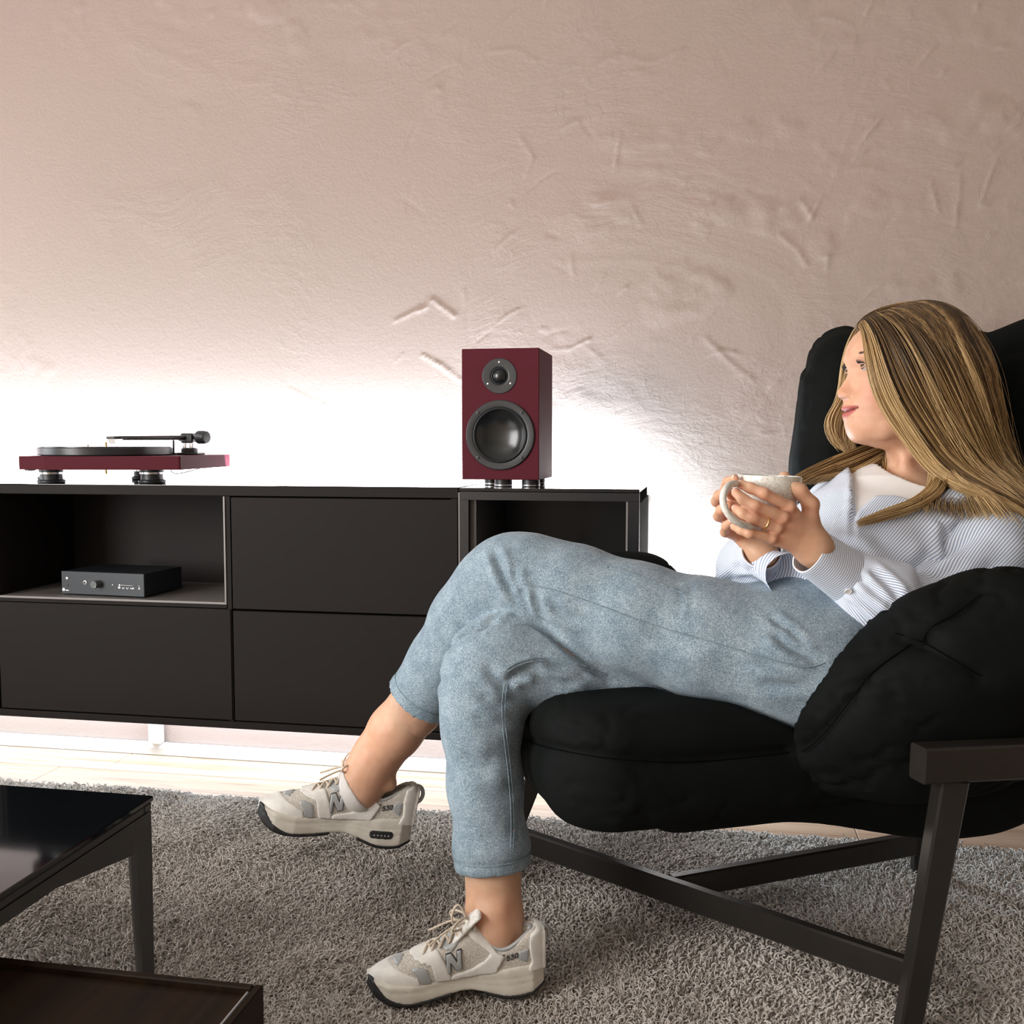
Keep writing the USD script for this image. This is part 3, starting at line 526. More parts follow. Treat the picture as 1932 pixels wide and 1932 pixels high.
# ------------------------------------------------------------------ amplifier in the niche
zA = 0.4885; a0, a1 = on_z(117, 1120, zA + 0.002), on_z(272, 1127, zA + 0.002); AX = unit((a1 - a0) * [1, 1, 0]); AY = np.array([-AX[1], AX[0], 0]); AO = np.array([*a0[:2], 0]); aw = np.linalg.norm((a1 - a0)[:2])
am = thing('amplifier', 'small black amplifier with one round knob in the open niche', 'amplifier', (*(AO + AX * aw / 2 + AY * 0.09)[:2], zA))
def ap_(x, y, z): return AO + AX * x + AY * y + [0, 0, zA + 0.003 + z]
AH = 0.050
part(am, 'case', obox(AO, AX, AY, 0.0, aw, 0.004, 0.145, zA + 0.003, zA + 0.003 + AH, 0.001), 'amp_case')
part(am, 'front_panel', obox(AO, AX, AY, -0.0005, aw + 0.0005, 0.0, 0.0045, zA + 0.0025, zA + 0.0035 + AH, 0.0008), 'amp_face')
for x in (0.02, aw - 0.02):
    for y in (0.02, 0.125): part(am, 'foot', lathe([(0, 0), (0.008, 0), (0.008, 0.003), (0, 0.003)], 16, AO + AX * x + AY * y + [0, 0, zA]), 'rubber')
def disc(x, z, r, d, m, name, label=None): return part(am, name, lathe([(0, 0), (r, 0), (r, d * .8), (r * .9, d), (0, d)], 28, ap_(x, 0.0, z), -AY), m, label=label)
sx, sz = aw / 155.0, 0.050 / 46.0                                                     # picture pixels on the panel -> metres
disc(11 * sx, (46 - 14) * sz, 0.0030, 0.0012, 'white_print', 'power_button', 'small white round button')
disc(12 * sx, (46 - 29) * sz, 0.0018, 0.0008, 'black_plastic', 'indicator')
disc(45 * sx, (46 - 22) * sz, 0.0050, 0.0015, 'steel', 'headphone_socket', 'chrome headphone socket'); disc(45.2 * sx, (46 - 21.5) * sz, 0.0027, 0.0018, 'black_plastic', 'socket_hole')
kn = disc(70 * sx, (46 - 23) * sz, 0.0088, 0.017, 'knob_grey', 'volume_knob', 'grey round volume knob')
part(kn, 'pointer', lathe([(0, 0), (0.0012, 0), (0.0012, 0.0006), (0, 0.0006)], 10, ap_(70 * sx + 0.005, -0.0170, (46 - 23) * sz - 0.005), -AY), 'white_print')
disc(97 * sx, (46 - 24) * sz, 0.0014, 0.0008, 'white_print', 'indicator_light')
def print_(x, z, w, h, name='printed_mark'): part(am, name, obox(AO, AX, AY, x, x + w, -0.0008, -0.0001, zA + 0.003 + z, zA + 0.003 + z + h), 'white_print')
disc(110 * sx, (46 - 24) * sz, 0.0021, 0.0006, 'white_print', 'printed_mark'); print_(107.5 * sx, (46 - 31) * sz, 0.0055, 0.0042)
for k in range(9): print_((113 + 2.5 * k) * sx, (46 - 24.5) * sz, 0.0018, 0.0012)
for k in range(3): part(am, 'printed_mark', extrude(sg.Point(0, 0).buffer(0.0032).difference(sg.Point(0, 0.0).buffer(0.0018)).intersection(sg.box(-.01, -.01, .01, 0.0003)), 0.0006, ap_((117 + 7.5 * k) * sx, -0.0002, (46 - 28.5) * sz), AX, CZ), 'white_print')
print_(134 * sx, (46 - 31) * sz, 0.004, 0.003); print_(145 * sx, (46 - 31) * sz, 0.0045, 0.0025); print_(146 * sx, (46 - 28) * sz, 0.0014, 0.005)
disc(3.6 * sx, (46 - 38) * sz, 0.0036, 0.0005, 'white_print', 'logo_disc', 'small round white emblem in the corner'); print_(7.5 * sx, (46 - 40.3) * sz, 0.0085, 0.0022, 'logo_word')
# ------------------------------------------------------------------ loudspeaker
SX0, SX1, SY0, SY1, SZ0, SZ1 = -0.4935, -0.331, 2.05, 2.235, 0.753, 1.0235
sp = thing('loudspeaker', 'burgundy bookshelf loudspeaker with black tweeter and woofer on the sideboard', 'loudspeaker', ((SX0 + SX1) / 2, (SY0 + SY1) / 2, ZT))
def mani(m): return manifold3d.Manifold(manifold3d.Mesh(np.asarray(m.vertices, np.float32), np.asarray(m.faces, np.uint32)))
def drv(px, py): q = on_y(px, py, SY0); return np.array([q[0], SY0, q[2]])
cabm = mani(bx(SX0, SX1, SY0, SY1, SZ0, SZ1, 0.0012))
for q, r in ((drv(943.8, 821), 0.062), (drv(942.5, 709.5), 0.021)): cabm = cabm - mani(cyl(q + [0, -0.01, 0], q + [0, 0.03, 0], r, seg=64))
part(sp, 'cabinet', cabm, 'burgundy', smooth=False)
for x, y in ((SX0 + 0.045, SY0 + 0.10), (SX0 + 0.082, SY0 + 0.03), (SX1 - 0.022, SY0 + 0.03), (SX1 - 0.03, SY1 - 0.03)):
    f_ = part(sp, 'foot', lathe([(0, 0), (0.0185, 0), (0.0185, 0.0145), (0, 0.0145)], 36, (x, y, ZT + 0.0003)), 'black_plastic')
    part(f_, 'ring', lathe([(0.0180, 0), (0.0192, 0), (0.0192, 0.002), (0.0180, 0.002)], 36, (x, y, ZT + 0.0022)), 'steel')
def drv(px, py): q = on_y(px, py, SY0); return np.array([q[0], SY0, q[2]])
FN = (0, -1, 0); tw, wf = drv(942.5, 709.5), drv(943.8, 821)
t_ = part(sp, 'tweeter', lathe([(0.0365, 0), (0.0365, 0.0012), (0.0355, 0.002), (0.021, 0.002), (0.0185, 0.001), (0.0165, -0.0008), (0.014, -0.001)], 64, tw, FN), 'black_satin', label='black round tweeter')
part(t_, 'dome', lathe([(0.0142, -0.001), (0.0135, 0.0018), (0.011, 0.004), (0.007, 0.0058), (0.003, 0.0066), (0, 0.0067)], 40, tw, FN), 'cone_black')
part(t_, 'surround', lathe([(0.0138, -0.001), (0.0155, 0.0012), (0.0175, 0.0), (0.0175, -0.002)], 48, tw, FN), 'rubber')
for an in (90, 213, 327): part(t_, 'screw', lathe([(0, 0), (0.0022, 0), (0.0022, 0.0007), (0.001, 0.001), (0, 0.001)], 16, tw + [0.0285 * math.cos(math.radians(an)), -0.002, 0.0285 * math.sin(math.radians(an))], FN), 'steel')
w_ = part(sp, 'woofer', lathe([(0.0722, 0), (0.0722, 0.003), (0.0705, 0.0045), (0.060, 0.0045), (0.0575, 0.0030), (0.0575, -0.004)], 96, wf, FN), 'black_satin', label='large black woofer with rubber surround')
part(w_, 'surround', lathe([(0.0578, 0.002), (0.0565, 0.0046), (0.0545, 0.0058), (0.0525, 0.0044), (0.051, 0.001), (0.0505, -0.002)], 96, wf, FN), 'rubber')
part(w_, 'cone', lathe([(0.0512, 0.0005), (0.050, 0.0002), (0.047, -0.0020), (0.040, -0.0062), (0.030, -0.0100), (0.018, -0.0122), (0.008, -0.0130), (0, -0.0132)], 96, wf, FN), 'cone_black')
for an in (45, 135, 225, 315): part(w_, 'screw', lathe([(0, 0), (0.0036, 0), (0.0036, 0.0008), (0.0015, 0.0012), (0, 0.0012)], 16, wf + [0.0655 * math.cos(math.radians(an)), -0.0045, 0.0655 * math.sin(math.radians(an))], FN), 'black_plastic')
# ------------------------------------------------------------------ coffee table: black glass on a dark metal frame
cz = 0.320; CX1, CY1 = -0.775, 1.306; CX0, CY0 = CX1 - 0.95, CY1 - 0.80
ct = thing('coffee_table', 'black glass coffee table on tapered dark metal legs standing on the rug', 'coffee table', ((CX0 + CX1) / 2, (CY0 + CY1) / 2, 0))
part(ct, 'glass_top', bx(CX0, CX1, CY0, CY1, cz - 0.008, cz, 0.0015), 'black_glass', smooth=False)
def rail(P0, D, N, L):
    """Apron rail from a corner P0 along D, outer face to N: gusseted near both ends."""
    h0, h1 = 0.018, 0.046; o = 0.0425; poly = sg.Polygon([(o, 0), (L - o, 0), (L - o, -h1), (L - 0.05, -h1), (L - 0.22, -h0), (0.22, -h0), (0.05, -h1), (o, -h1)])
    return extrude(poly, 0.012, P0 - np.asarray(N) * 0.012, D, CZ) if np.dot(np.cross(D, CZ), N) > 0 else extrude(poly, 0.012, P0, D, CZ)
z1 = cz - 0.0205
part(ct, 'top_frame', cat(bx(CX0 + .002, CX1 - .002, CY0 + .002, CY0 + .022, z1, cz - .0085, .002), bx(CX0 + .002, CX1 - .002, CY1 - .022, CY1 - .002, z1, cz - .0085, .002), bx(CX0 + .002, CX0 + .022, CY0 + .022, CY1 - .022, z1, cz - .0085, .002), bx(CX1 - .022, CX1 - .002, CY0 + .022, CY1 - .022, z1, cz - .0085, .002)), 'bronze_metal', smooth=False)
for P0, D, N, L in (((CX1 - 0.003, CY0 + 0.003, z1 - 0.001), (0, 1, 0), (1, 0, 0), CY1 - CY0 - 0.006), ((CX0 + 0.003, CY0 + 0.003, z1 - 0.001), (0, 1, 0), (-1, 0, 0), CY1 - CY0 - 0.006),
                    ((CX0 + 0.003, CY0 + 0.003, z1 - 0.001), (1, 0, 0), (0, -1, 0), CX1 - CX0 - 0.006), ((CX0 + 0.003, CY1 - 0.003, z1 - 0.001), (1, 0, 0), (0, 1, 0), CX1 - CX0 - 0.006)):
    part(ct, 'rail', rail(np.array(P0), D, N, L), 'bronze_metal', smooth=False)
for sx_, X in ((-1, CX1 - 0.003), (1, CX0 + 0.003)):
    for sy_, Y in ((-1, CY1 - 0.003), (1, CY0 + 0.003)):
        def sec(w, z, o=0.0): return [(X + sx_ * a, Y + sy_ * b, z) for a, b in ((o, o), (w, o), (o, w), (w * 0.55, w * 0.55))]
        part(ct, 'leg', hull(sec(0.042, z1 - 0.001) + sec(0.040, z1 - 0.048) + sec(0.028, 0.0075, 0.001)), 'bronze_metal', smooth=False)
# ------------------------------------------------------------------ low walnut table in the near left corner
WX1, WY1, wz = -0.463, 0.992, 0.24; WX0, WY0 = WX1 - 0.40, WY1 - 0.40
wt = thing('walnut_table', 'low dark walnut box table with a raised rim in the near left corner', 'side table', ((WX0 + WX1) / 2, (WY0 + WY1) / 2, 0))
part(wt, 'table_top', bx(WX0 + .011, WX1 - .011, WY0 + .011, WY1 - .011, wz - 0.024, wz - 0.007), 'walnut', smooth=False)
part(wt, 'side_panel', bx(WX1 - .010, WX1, WY0, WY1, 0.0095, wz, .0015), 'walnut', smooth=False); part(wt, 'side_panel', bx(WX0, WX0 + .010, WY0, WY1, 0.0095, wz, .0015), 'walnut', smooth=False)
part(wt, 'side_panel', bx(WX0 + .0105, WX1 - .0105, WY1 - .010, WY1, 0.0095, wz, .0015), 'walnut', smooth=False); part(wt, 'side_panel', bx(WX0 + .0105, WX1 - .0105, WY0, WY0 + .010, 0.0095, wz, .0015), 'walnut', smooth=False)
part(wt, 'edge_trim', bx(WX1 - .0135, WX1 - .0107, WY0 + .02, WY1 - .014, wz - 0.0065, wz - 0.001, .0008), 'steel', label='thin metal strip along the inside of the right rim')
# ------------------------------------------------------------------ rug
RX0, RX1, RY0, RY1 = -2.15, 1.55, 0.35, 2.085
rg = thing('shag_rug', 'deep grey-beige shaggy rug under the armchair and coffee table', 'rug', (0, 1.2, 0))
part(rg, 'backing', bx(RX0, RX1, RY0, RY1, 0.0005, 0.007, 0.003), 'rug_base', smooth=False)
def tuft(seed):
    r = np.random.default_rng(seed); ms = []
    for k in range(8):
        a = r.uniform(0, 6.28); b = np.array([r.uniform(-.007, .007), r.uniform(-.007, .007), 0]); ln = r.uniform(0.012, 0.023); t = np.linspace(0, 1, 6)
        rad = r.uniform(0.0022, 0.0055); tw = r.uniform(2.5, 4.5) * r.choice([-1, 1]); gro = t ** 0.8
        pts = np.stack([b[0] + rad * (np.cos(a + tw * t) - math.cos(a)) + 0.006 * t * math.cos(a * 2), b[1] + rad * (np.sin(a + tw * t) - math.sin(a)) + 0.006 * t * math.sin(a * 2), ln * np.sin(gro * r.uniform(1.5, 2.2))], 1)
        ms.append(tube(pts, np.array([0.0010, 0.0012, 0.00135, 0.00135, 0.0012, 0.0007]), 4))
    return cat(ms)
def pile(bounds, step, zb):
    r = np.random.default_rng(9); x0, x1, y0, y1 = bounds; n = int((x1 - x0) * (y1 - y0) / step ** 2)
    gx, gy = np.meshgrid(np.arange(x0 + step / 2, x1, step), np.arange(y0 + step / 2, y1, step), indexing='ij')
    p = np.stack([gx.ravel(), gy.ravel(), np.full(gx.size, zb)], 1) + r.uniform(-.45, .45, (gx.size, 3)) * [step, step, 0.002]
    return p, r
path = rg.path + '/pile'; pi = UsdGeom.PointInstancer.Define(stage, path); custom(path, kind='stuff', label='deep curly pile of the rug')
for k in range(6): part(T(path, (0, 0, 0)), 'tuft', tuft(100 + k), 'rug_yarn', smooth=True)
pi.CreatePrototypesRel().SetTargets([Sdf.Path(path + '/' + ('tuft' if k == 0 else f'tuft_{k:03d}')) for k in range(6)])
tp, r_ = pile((RX0, RX1, 0.95, RY1), 0.0064, 0.006)
inside = (tp[:, 0] < -0.463) & (tp[:, 1] < 0.99)
tp = tp[~inside]; nT = len(tp)
flow = 6.28 * meshkit.fbm(tp * [3.2, 3.2, 0] + 5, 3, 4) * 2; tilt = 0.15 + 0.5 * meshkit.fbm(tp * [6, 6, 0], 2, 8)
axis = np.stack([-np.sin(flow), np.cos(flow), 0 * flow], 1); spin = r_.uniform(0, 6.28, nT)
q1 = np.c_[np.cos(tilt / 2), axis * np.sin(tilt / 2)[:, None]]; q2 = np.c_[np.cos(spin / 2), 0 * spin, 0 * spin, np.sin(spin / 2)]
qq = np.stack([q1[:, 0] * q2[:, 0] - q1[:, 3] * q2[:, 3], q1[:, 1] * q2[:, 0] + q1[:, 2] * q2[:, 3], q1[:, 2] * q2[:, 0] - q1[:, 1] * q2[:, 3], q1[:, 0] * q2[:, 3] + q1[:, 3] * q2[:, 0]], 1)
pi.CreatePositionsAttr(Vt.Vec3fArray.FromNumpy((tp - rg.org).astype(np.float32)))
pi.CreateOrientationsAttr(Vt.QuathArray([Gf.Quath(float(a), float(b), float(c), float(d)) for a, b, c, d in qq]))
sc = 0.85 + 0.5 * meshkit.fbm(tp * [9, 9, 0], 2, 30) * r_.uniform(0.7, 1.2, nT); pi.CreateScalesAttr(Vt.Vec3fArray.FromNumpy(np.repeat(sc[:, None], 3, 1).astype(np.float32)))
pi.CreateProtoIndicesAttr(Vt.IntArray.FromNumpy(r_.integers(0, 6, nT).astype(np.int32)))
# ------------------------------------------------------------------ the woman's pose, read off the picture (pixel, pixel, depth, radius)
def lerp(a, b, t): return a + (b - a) * t
def PR(rows): return PP(*[r[:3] for r in rows]), np.array([r[3] for r in rows])
thighL = PR([(1530, 1256, 1.480, .088), (1450, 1234, 1.490, .090), (1330, 1206, 1.505, .086), (1200, 1168, 1.530, .080), (1080, 1124, 1.565, .075), (1000, 1098, 1.590, .070), (962, 1092, 1.605, .066)])
shinL = PR([(962, 1092, 1.605, .066), (930, 1118, 1.625, .064), (888, 1172, 1.650, .062), (838, 1252, 1.685, .057), (790, 1328, 1.715, .055), (775, 1352, 1.722, .055)])
thighR = PR([(1500, 1262, 1.64, .094), (1330, 1258, 1.62, .090), (1180, 1256, 1.59, .078), (1060, 1250, 1.56, .072), (960, 1246, 1.545, .068), (926, 1254, 1.54, .064)])
shinR = PR([(926, 1254, 1.54, .064), (912, 1300, 1.535, .061), (908, 1370, 1.53, .056), (915, 1480, 1.525, .0525), (928, 1600, 1.52, .0520), (931, 1660, 1.518, .0525)])
hips = PR([(1535, 1252, 1.50, .092), (1525, 1245, 1.57, .095), (1500, 1250, 1.64, .092)])
waistN = PR([(1545, 1240, 1.52, .092), (1568, 1165, 1.545, .074), (1600, 1080, 1.57, .074)])
waistF = PR([(1480, 1225, 1.60, .088), (1470, 1140, 1.625, .072), (1510, 1040, 1.66, .072)])
belt_c, belt_n = P(1484, 1160, 1.585), unit(P(1690, 905, 1.78) - P(1484, 1160, 1.585))
def cut_end(p, chain, k, over):
    """Plane distance beyond the open end (hem) of a chain."""
    pts, rs = chain; n = unit(pts[-1] - pts[-2]); return (p - (pts[-1] - n * over)) @ n, n
hemL_n, hemR_n = unit(shinL[0][-1] - shinL[0][-3]), unit(shinR[0][-1] - shinR[0][-3])
hemL_c, hemR_c = P(793, 1320, 1.712), P(931, 1636, 1.519)
def f_legs(p, grow=0.0):
    L = smin(s_chain(p, *thighL, 0.03), s_chain(p, *shinL, 0.03), 0.025); R = smin(s_chain(p, *thighR, 0.03), s_chain(p, *shinR, 0.03), 0.02)
    H = smin(s_chain(p, *hips, 0.05), smin(s_chain(p, *waistN, 0.04), s_chain(p, *waistF, 0.04), 0.12), 0.05)
    return smin(smin(L, H, 0.05), smin(R, H, 0.05), 0.006) - grow

SN, EN, WN = P(1885, 990, 1.69), P(1735, 1205, 1.505), P(1540, 1038, 1.415)      # near (left) shoulder, elbow, wrist
SF, EF, WF = P(1575, 955, 1.90), P(1452, 1125, 1.76), P(1434, 1036, 1.505)       # far (right) shoulder, elbow, wrist
LAT = unit(SN - SF)
spine = PP((1505, 1215, 1.585), (1560, 1140, 1.63), (1640, 1060, 1.70), (1705, 985, 1.765), (1728, 930, 1.80))
sp_w, sp_t = [.100, .118, .142, .150, .110], [.074, .092, .108, .100, .062]
def f_torso(p, g=0.0):
    d = None
    for i in range(len(spine) - 1):
        w = unit(spine[i + 1] - spine[i]); up = np.cross(LAT, w)
        e = s_flat(p, spine[i], spine[i + 1], (sp_w[i] + g, sp_w[i + 1] + g), (sp_t[i] + g, sp_t[i + 1] + g), up); d = e if d is None else smin(d, e, 0.04)
    return d
# ------------------------------------------------------------------ lounge armchair
def V3(x, d, z): return x * CR + d * CF0 + z * CZ                        # level camera axes: x right, d away, z height
FD, SD = unit(-0.966 * CR - 0.26 * CF0), unit(-0.26 * CR + 0.966 * CF0)   # the chair's forward and far-side directions
ac = thing('armchair', 'black nubuck lounge chair on a dark wooden frame in which the woman sits', 'armchair', V3(0.45, 1.7, 0))
MF = np.array([FD, SD, CZ])
def creases(v, n, seed, amp, s=14.0):
    w = np.abs(fb(v * [1, 1, 1.6], s, 3, seed)); return -amp * np.exp(-(w / 0.035) ** 2) * np.clip(fb(v, 4, 2, seed + 5) * 6 + 0.5, 0, 1)
def f_body(p): return np.minimum(f_legs(p), f_torso(p, 0.012))
def leather(fn0, lo, hi, name, seams=(), h=0.007, seed=1, amp=0.0035, cr=0.003, label=None):
    fn = lambda p: smax(fn0(p), -(f_body(p) - 0.003), 0.012)
    m = relax(surface(fn, lo, hi, h), 3); v = m.vertices
    d = amp * 2 * fb(v, 7, 3, seed) + creases(v, None, seed, cr)
    sp = [stick(m, s) for s in seams]
    for s in sp:
        dist, _ = line_dist(v, s); d += -0.006 * np.exp(-(dist / 0.006) ** 2) - 0.006 * np.exp(-(dist / 0.022) ** 2)
    m = displace(m, d); t = part(ac, name, m, 'nubuck', True, label=label)
    for s in sp:
        q = spline(stick(m, s), 60); part(t, 'seam', tube(q, 0.0008, 5), 'nubuck_seam')
    return t, m
seat_c = V3(0.338, 1.69, 0.376)
def f_seat(p):
    q = (p - seat_c) @ MF.T
    dome = 0.020 * np.exp(-((q[:, 0] / 0.25) ** 2 + (q[:, 1] / 0.22) ** 2))
    z = q[:, 2] - dome * 0.5
    a = np.stack([q[:, 0], q[:, 1]], 1); b = np.abs(a) - np.array([0.360 - 0.10, 0.305 - 0.10]); pl2 = np.linalg.norm(np.maximum(b, 0), axis=1) + np.minimum(b.max(1), 0) - 0.10
    # plump section: superellipse between plan distance and height
    hz = np.where(z < 0, 0.092, 0.090)
    r = 0.085; dd = np.stack([np.maximum(pl2 + r, 0) / r, np.abs(z) / hz], 1)
    return ((dd ** 3.2).sum(1) ** (1 / 3.2) - 1) * 0.075
seat_seam = PP((972, 1392, 1.50), (1010, 1404, 1.46), (1060, 1416, 1.43), (1120, 1427, 1.42), (1180, 1434, 1.42), (1250, 1438, 1.43), (1330, 1436, 1.44), (1420, 1428, 1.45), (1490, 1419, 1.47))
st_, seat_m = leather(f_seat, seat_c - 0.52, seat_c + [0.52, 0.52, 0.2], 'seat_cushion', [seat_seam], seed=3, label='plump black seat cushion with a stitched front seam')
shell_c = V3(0.475, 1.655, 0.345)
def f_shell(p):
    t = -(p - shell_c) @ FD; q = p - CZ * (-0.058 * np.clip((t + .15) / .35, 0, 1) ** 2 * (3 - 2 * np.clip((t + .15) / .35, 0, 1)) + 2.2 * np.clip(t - .22, 0, 1) ** 2)[:, None]
    return s_box(q, shell_c, (0.36, 0.222, 0.080), 0.075, MF) * .85
leather(f_shell, V3(0.35, 1.65, 0.3) - 0.62, V3(0.35, 1.65, 0.3) + [0.85, 0.75, 0.35], 'seat_shell', seed=8, h=0.009, amp=0.0008, cr=0.0)
na = [(1548, 1396, 1.44, .040), (1586, 1348, 1.42, .060), (1658, 1300, 1.40, .074), (1774, 1240, 1.39, .086), (1885, 1205, 1.40, .089), (2050, 1190, 1.47, .10), (2230, 1120, 1.60, .10)]
na2 = [(1580, 1440, 1.46, .040), (1680, 1400, 1.44, .075), (1800, 1370, 1.44, .085), (1950, 1330, 1.48, .09), (2120, 1270, 1.56, .09)]
nap, nar = PP(*[r[:3] for r in na]), [r[3] for r in na]; na2p, na2r = PP(*[r[:3] for r in na2]), [r[3] for r in na2]
def f_narm(p):
    return smin(s_chain(p, nap, nar, 0.05), s_chain(p, na2p, na2r, 0.05), 0.07)
arm_seams = [PP((1512, 1418, 1.42), (1560, 1378, 1.36), (1605, 1320, 1.33), (1650, 1265, 1.31), (1690, 1235, 1.30), (1718, 1215, 1.30)), PP((1742, 1210, 1.3), (1765, 1178, 1.3), (1800, 1160, 1.3), (1830, 1138, 1.3), (1850, 1122, 1.3)),
             PP((1690, 1195, 1.3), (1740, 1212, 1.3), (1790, 1240, 1.3), (1850, 1275, 1.3))]
leather(f_narm, nap.min(0) - 0.13, nap.max(0) + [0.13, 0.13, 0.12] - [0, 0, 0], 'arm_cushion', arm_seams, seed=15, amp=0.004, cr=0.005, label='puffy near arm cushion that overlaps her hip')
fa = [(1118, 1118, 1.82, .05), (1165, 1108, 1.83, .058), (1215, 1112, 1.84, .060), (1252, 1150, 1.85, .058), (1300, 1205, 1.86, .06), (1400, 1240, 1.87, .07), (1520, 1180, 1.90, .07), (1580, 1060, 1.93, .07), (1562, 940, 1.96, .066), (1556, 905, 1.97, .058)]
fap, far_ = PP(*[r[:3] for r in fa]), [r[3] for r in fa]
leather(lambda p: s_chain(p, fap, far_, 0.03), fap.min(0) - 0.1, fap.max(0) + 0.1, 'arm_cushion', [], seed=25, label='far arm cushion seen behind her thigh')
# winged back: a padded wall swept round in plan, with channels
bp = np.array([(0.625, 1.930), (0.640, 1.985), (0.66, 2.05), (0.76, 2.08), (0.88, 2.04), (0.97, 1.94), (1.03, 1.80), (1.05, 1.66), (1.04, 1.52)])
bpx = spline(bp, 60); tan_ = np.gradient(bpx, axis=0); arc = np.r_[0, np.cumsum(np.linalg.norm(np.diff(bpx, axis=0), axis=1))]
def f_back(p):
    x, d, z = p @ CR, p @ CF0, p[:, 2]
    k = cKDTree(bpx).query(np.stack([x - 0.12 * (z - 0.95) , d], 1))[1]; e = np.stack([x - 0.12 * (z - 0.95), d], 1)
    kk = np.clip(k, 1, len(bpx) - 2); t = tan_[kk] / np.linalg.norm(tan_[kk], axis=1, keepdims=True); r = e - bpx[kk]
    al = (r * t).sum(1); dist = np.linalg.norm(r - np.clip(al, -0.02, 0.02)[:, None] * t, axis=1); s = arc[kk] + al
    chan = 0.5 + 0.5 * np.cos(2 * np.pi * (s - 0.045) / 0.255)
    top = 1.000 + 0.022 * np.sqrt(np.abs(chan)) - 0.012 - 0.030 * np.clip(1 - s / 0.14, 0, 1); bot = 0.52
    thick = 0.062 + 0.012 * chan - 0.028 * np.clip((0.80 - z) / 0.3, 0, 1)
    vz = np.maximum(np.maximum(z - top, bot - z), 0)
    return np.sqrt(np.maximum(dist, 0) ** 2 + vz ** 2) - np.where(z > top - 0.02, 0.058 + 0.008 * chan, thick)
cb_ = np.array([V3(0.5, 1.9, 0), V3(1.2, 1.9, 0), V3(0.8, 1.4, 0), V3(0.8, 2.2, 0)]); lo_, hi_ = cb_.min(0) - 0.05, cb_.max(0) + 0.05
leather(f_back, [lo_[0], lo_[1], 0.42], [hi_[0], hi_[1], 1.12], 'back_cushion', [], seed=33, h=0.009, amp=0.003, cr=0.003, label='tall winged black back cushion behind her head')
def beam(a, b, w, h, up=(0, 0, 1), bev=0.003, w2=None, h2=None):
    a, b = np.asarray(a, float), np.asarray(b, float); ax = unit(b - a); up = np.asarray(up, float); u = unit(up - ax * (up @ ax)); s = np.cross(ax, u); w2 = w if w2 is None else w2; h2 = h if h2 is None else h2; pts = []
    for q, W, H in ((a, w, h), (b, w2, h2)):
        for i, j in ((1, 1), (1, -1), (-1, 1), (-1, -1)):
            pts += [q + s * i * (W / 2 - bev) + u * j * H / 2, q + s * i * W / 2 + u * j * (H / 2 - bev)]
    return hull(pts)
def floor_at(px, d): q = P(px, 900, d); q[2] = 0.0; return q
n_top, n_bot = P(1795, 1466, 1.290), P(1707, 1990, 1.372); n_bot[2] = 0.018
part(ac, 'leg', beam(n_top, n_bot, 0.036, 0.032, CF0, w2=0.030, h2=0.026), 'chair_wood', smooth=False)
f_top, f_bot = P(1736, 1560, 1.86), P(1733, 1668, 1.90); f_bot[2] = 0.014; f_top[2] = 0.26
part(ac, 'leg', beam(f_top, f_bot, 0.036, 0.032, CF0, w2=0.024, h2=0.024), 'chair_wood', smooth=False)
r_top, r_bot = P(1035, 1440, 1.82), P(935, 1666, 1.885); r_bot[2] = 0.016; r_top[2] = 0.30
part(ac, 'leg', beam(r_top, r_bot, 0.034, 0.034, CF0, w2=0.026, h2=0.026), 'chair_wood', smooth=False)
b0, b1 = P(1712, 1834, 1.385), P(955, 1573, 1.876)
b1[2] = b0[2]
part(ac, 'stretcher', beam(b0, b1, 0.020, 0.040), 'chair_wood', smooth=False)
bm = b0 + (b1 - b0) * 0.53; c1 = P(1722, 1612, 1.83); c1[2] = b0[2]
part(ac, 'stretcher', beam(bm + unit(c1 - bm) * 0.012, c1, 0.020, 0.040), 'chair_wood', smooth=False)
part(ac, 'arm_rail', beam(P(1732, 1440, 1.275), P(2080, 1424, 1.335), 0.034, 0.046, bev=0.003), 'chair_wood', smooth=False)
part(ac, 'rear_rail', beam(f_top + V3(-0.03, 0.0, 0.0), V3(0.64, 1.50, 0.285), 0.03, 0.03), 'chair_wood', smooth=False)
# ------------------------------------------------------------------ the woman: trousers
wm = thing('person', 'blonde woman in striped shirt and pale jeans lounging in the armchair holding a mug', 'person', V3(0.35, 1.6, 0.46))
# joints read off the picture (pixel, depth): L = her left leg (near, on top), R = her right leg (under it)
def f_jeans(p):
    d = f_legs(p)
    inner = d + 0.008                                                   # hollow hems and waistband
    hl, hr, wb = (p - hemL_c) @ hemL_n, (p - hemR_c) @ hemR_n, (p - belt_c) @ belt_n
    nl, nr = np.linalg.norm(p - hemL_c, axis=1) < 0.16, np.linalg.norm(p - hemR_c, axis=1) < 0.16
    d = np.where(nl & ((p - shinR[0][3]) @ unit(shinL[0][3] - shinR[0][3]) > 0.02), np.maximum(d, np.maximum(hl, -np.maximum(inner, -(hl + 0.05)))), d)
    d = np.where(nr, np.maximum(d, np.maximum(hr, -np.maximum(inner, -(hr + 0.05)))), d)
    return np.maximum(d, np.maximum(wb, -np.maximum(inner, -(wb + 0.05))))
jl = np.vstack([c[0] for c in (thighL, shinL, thighR, shinR, hips)])
jm = relax(surface(f_jeans, jl.min(0) - 0.13, jl.max(0) + 0.16, 0.0045), 3)
v = jm.vertices
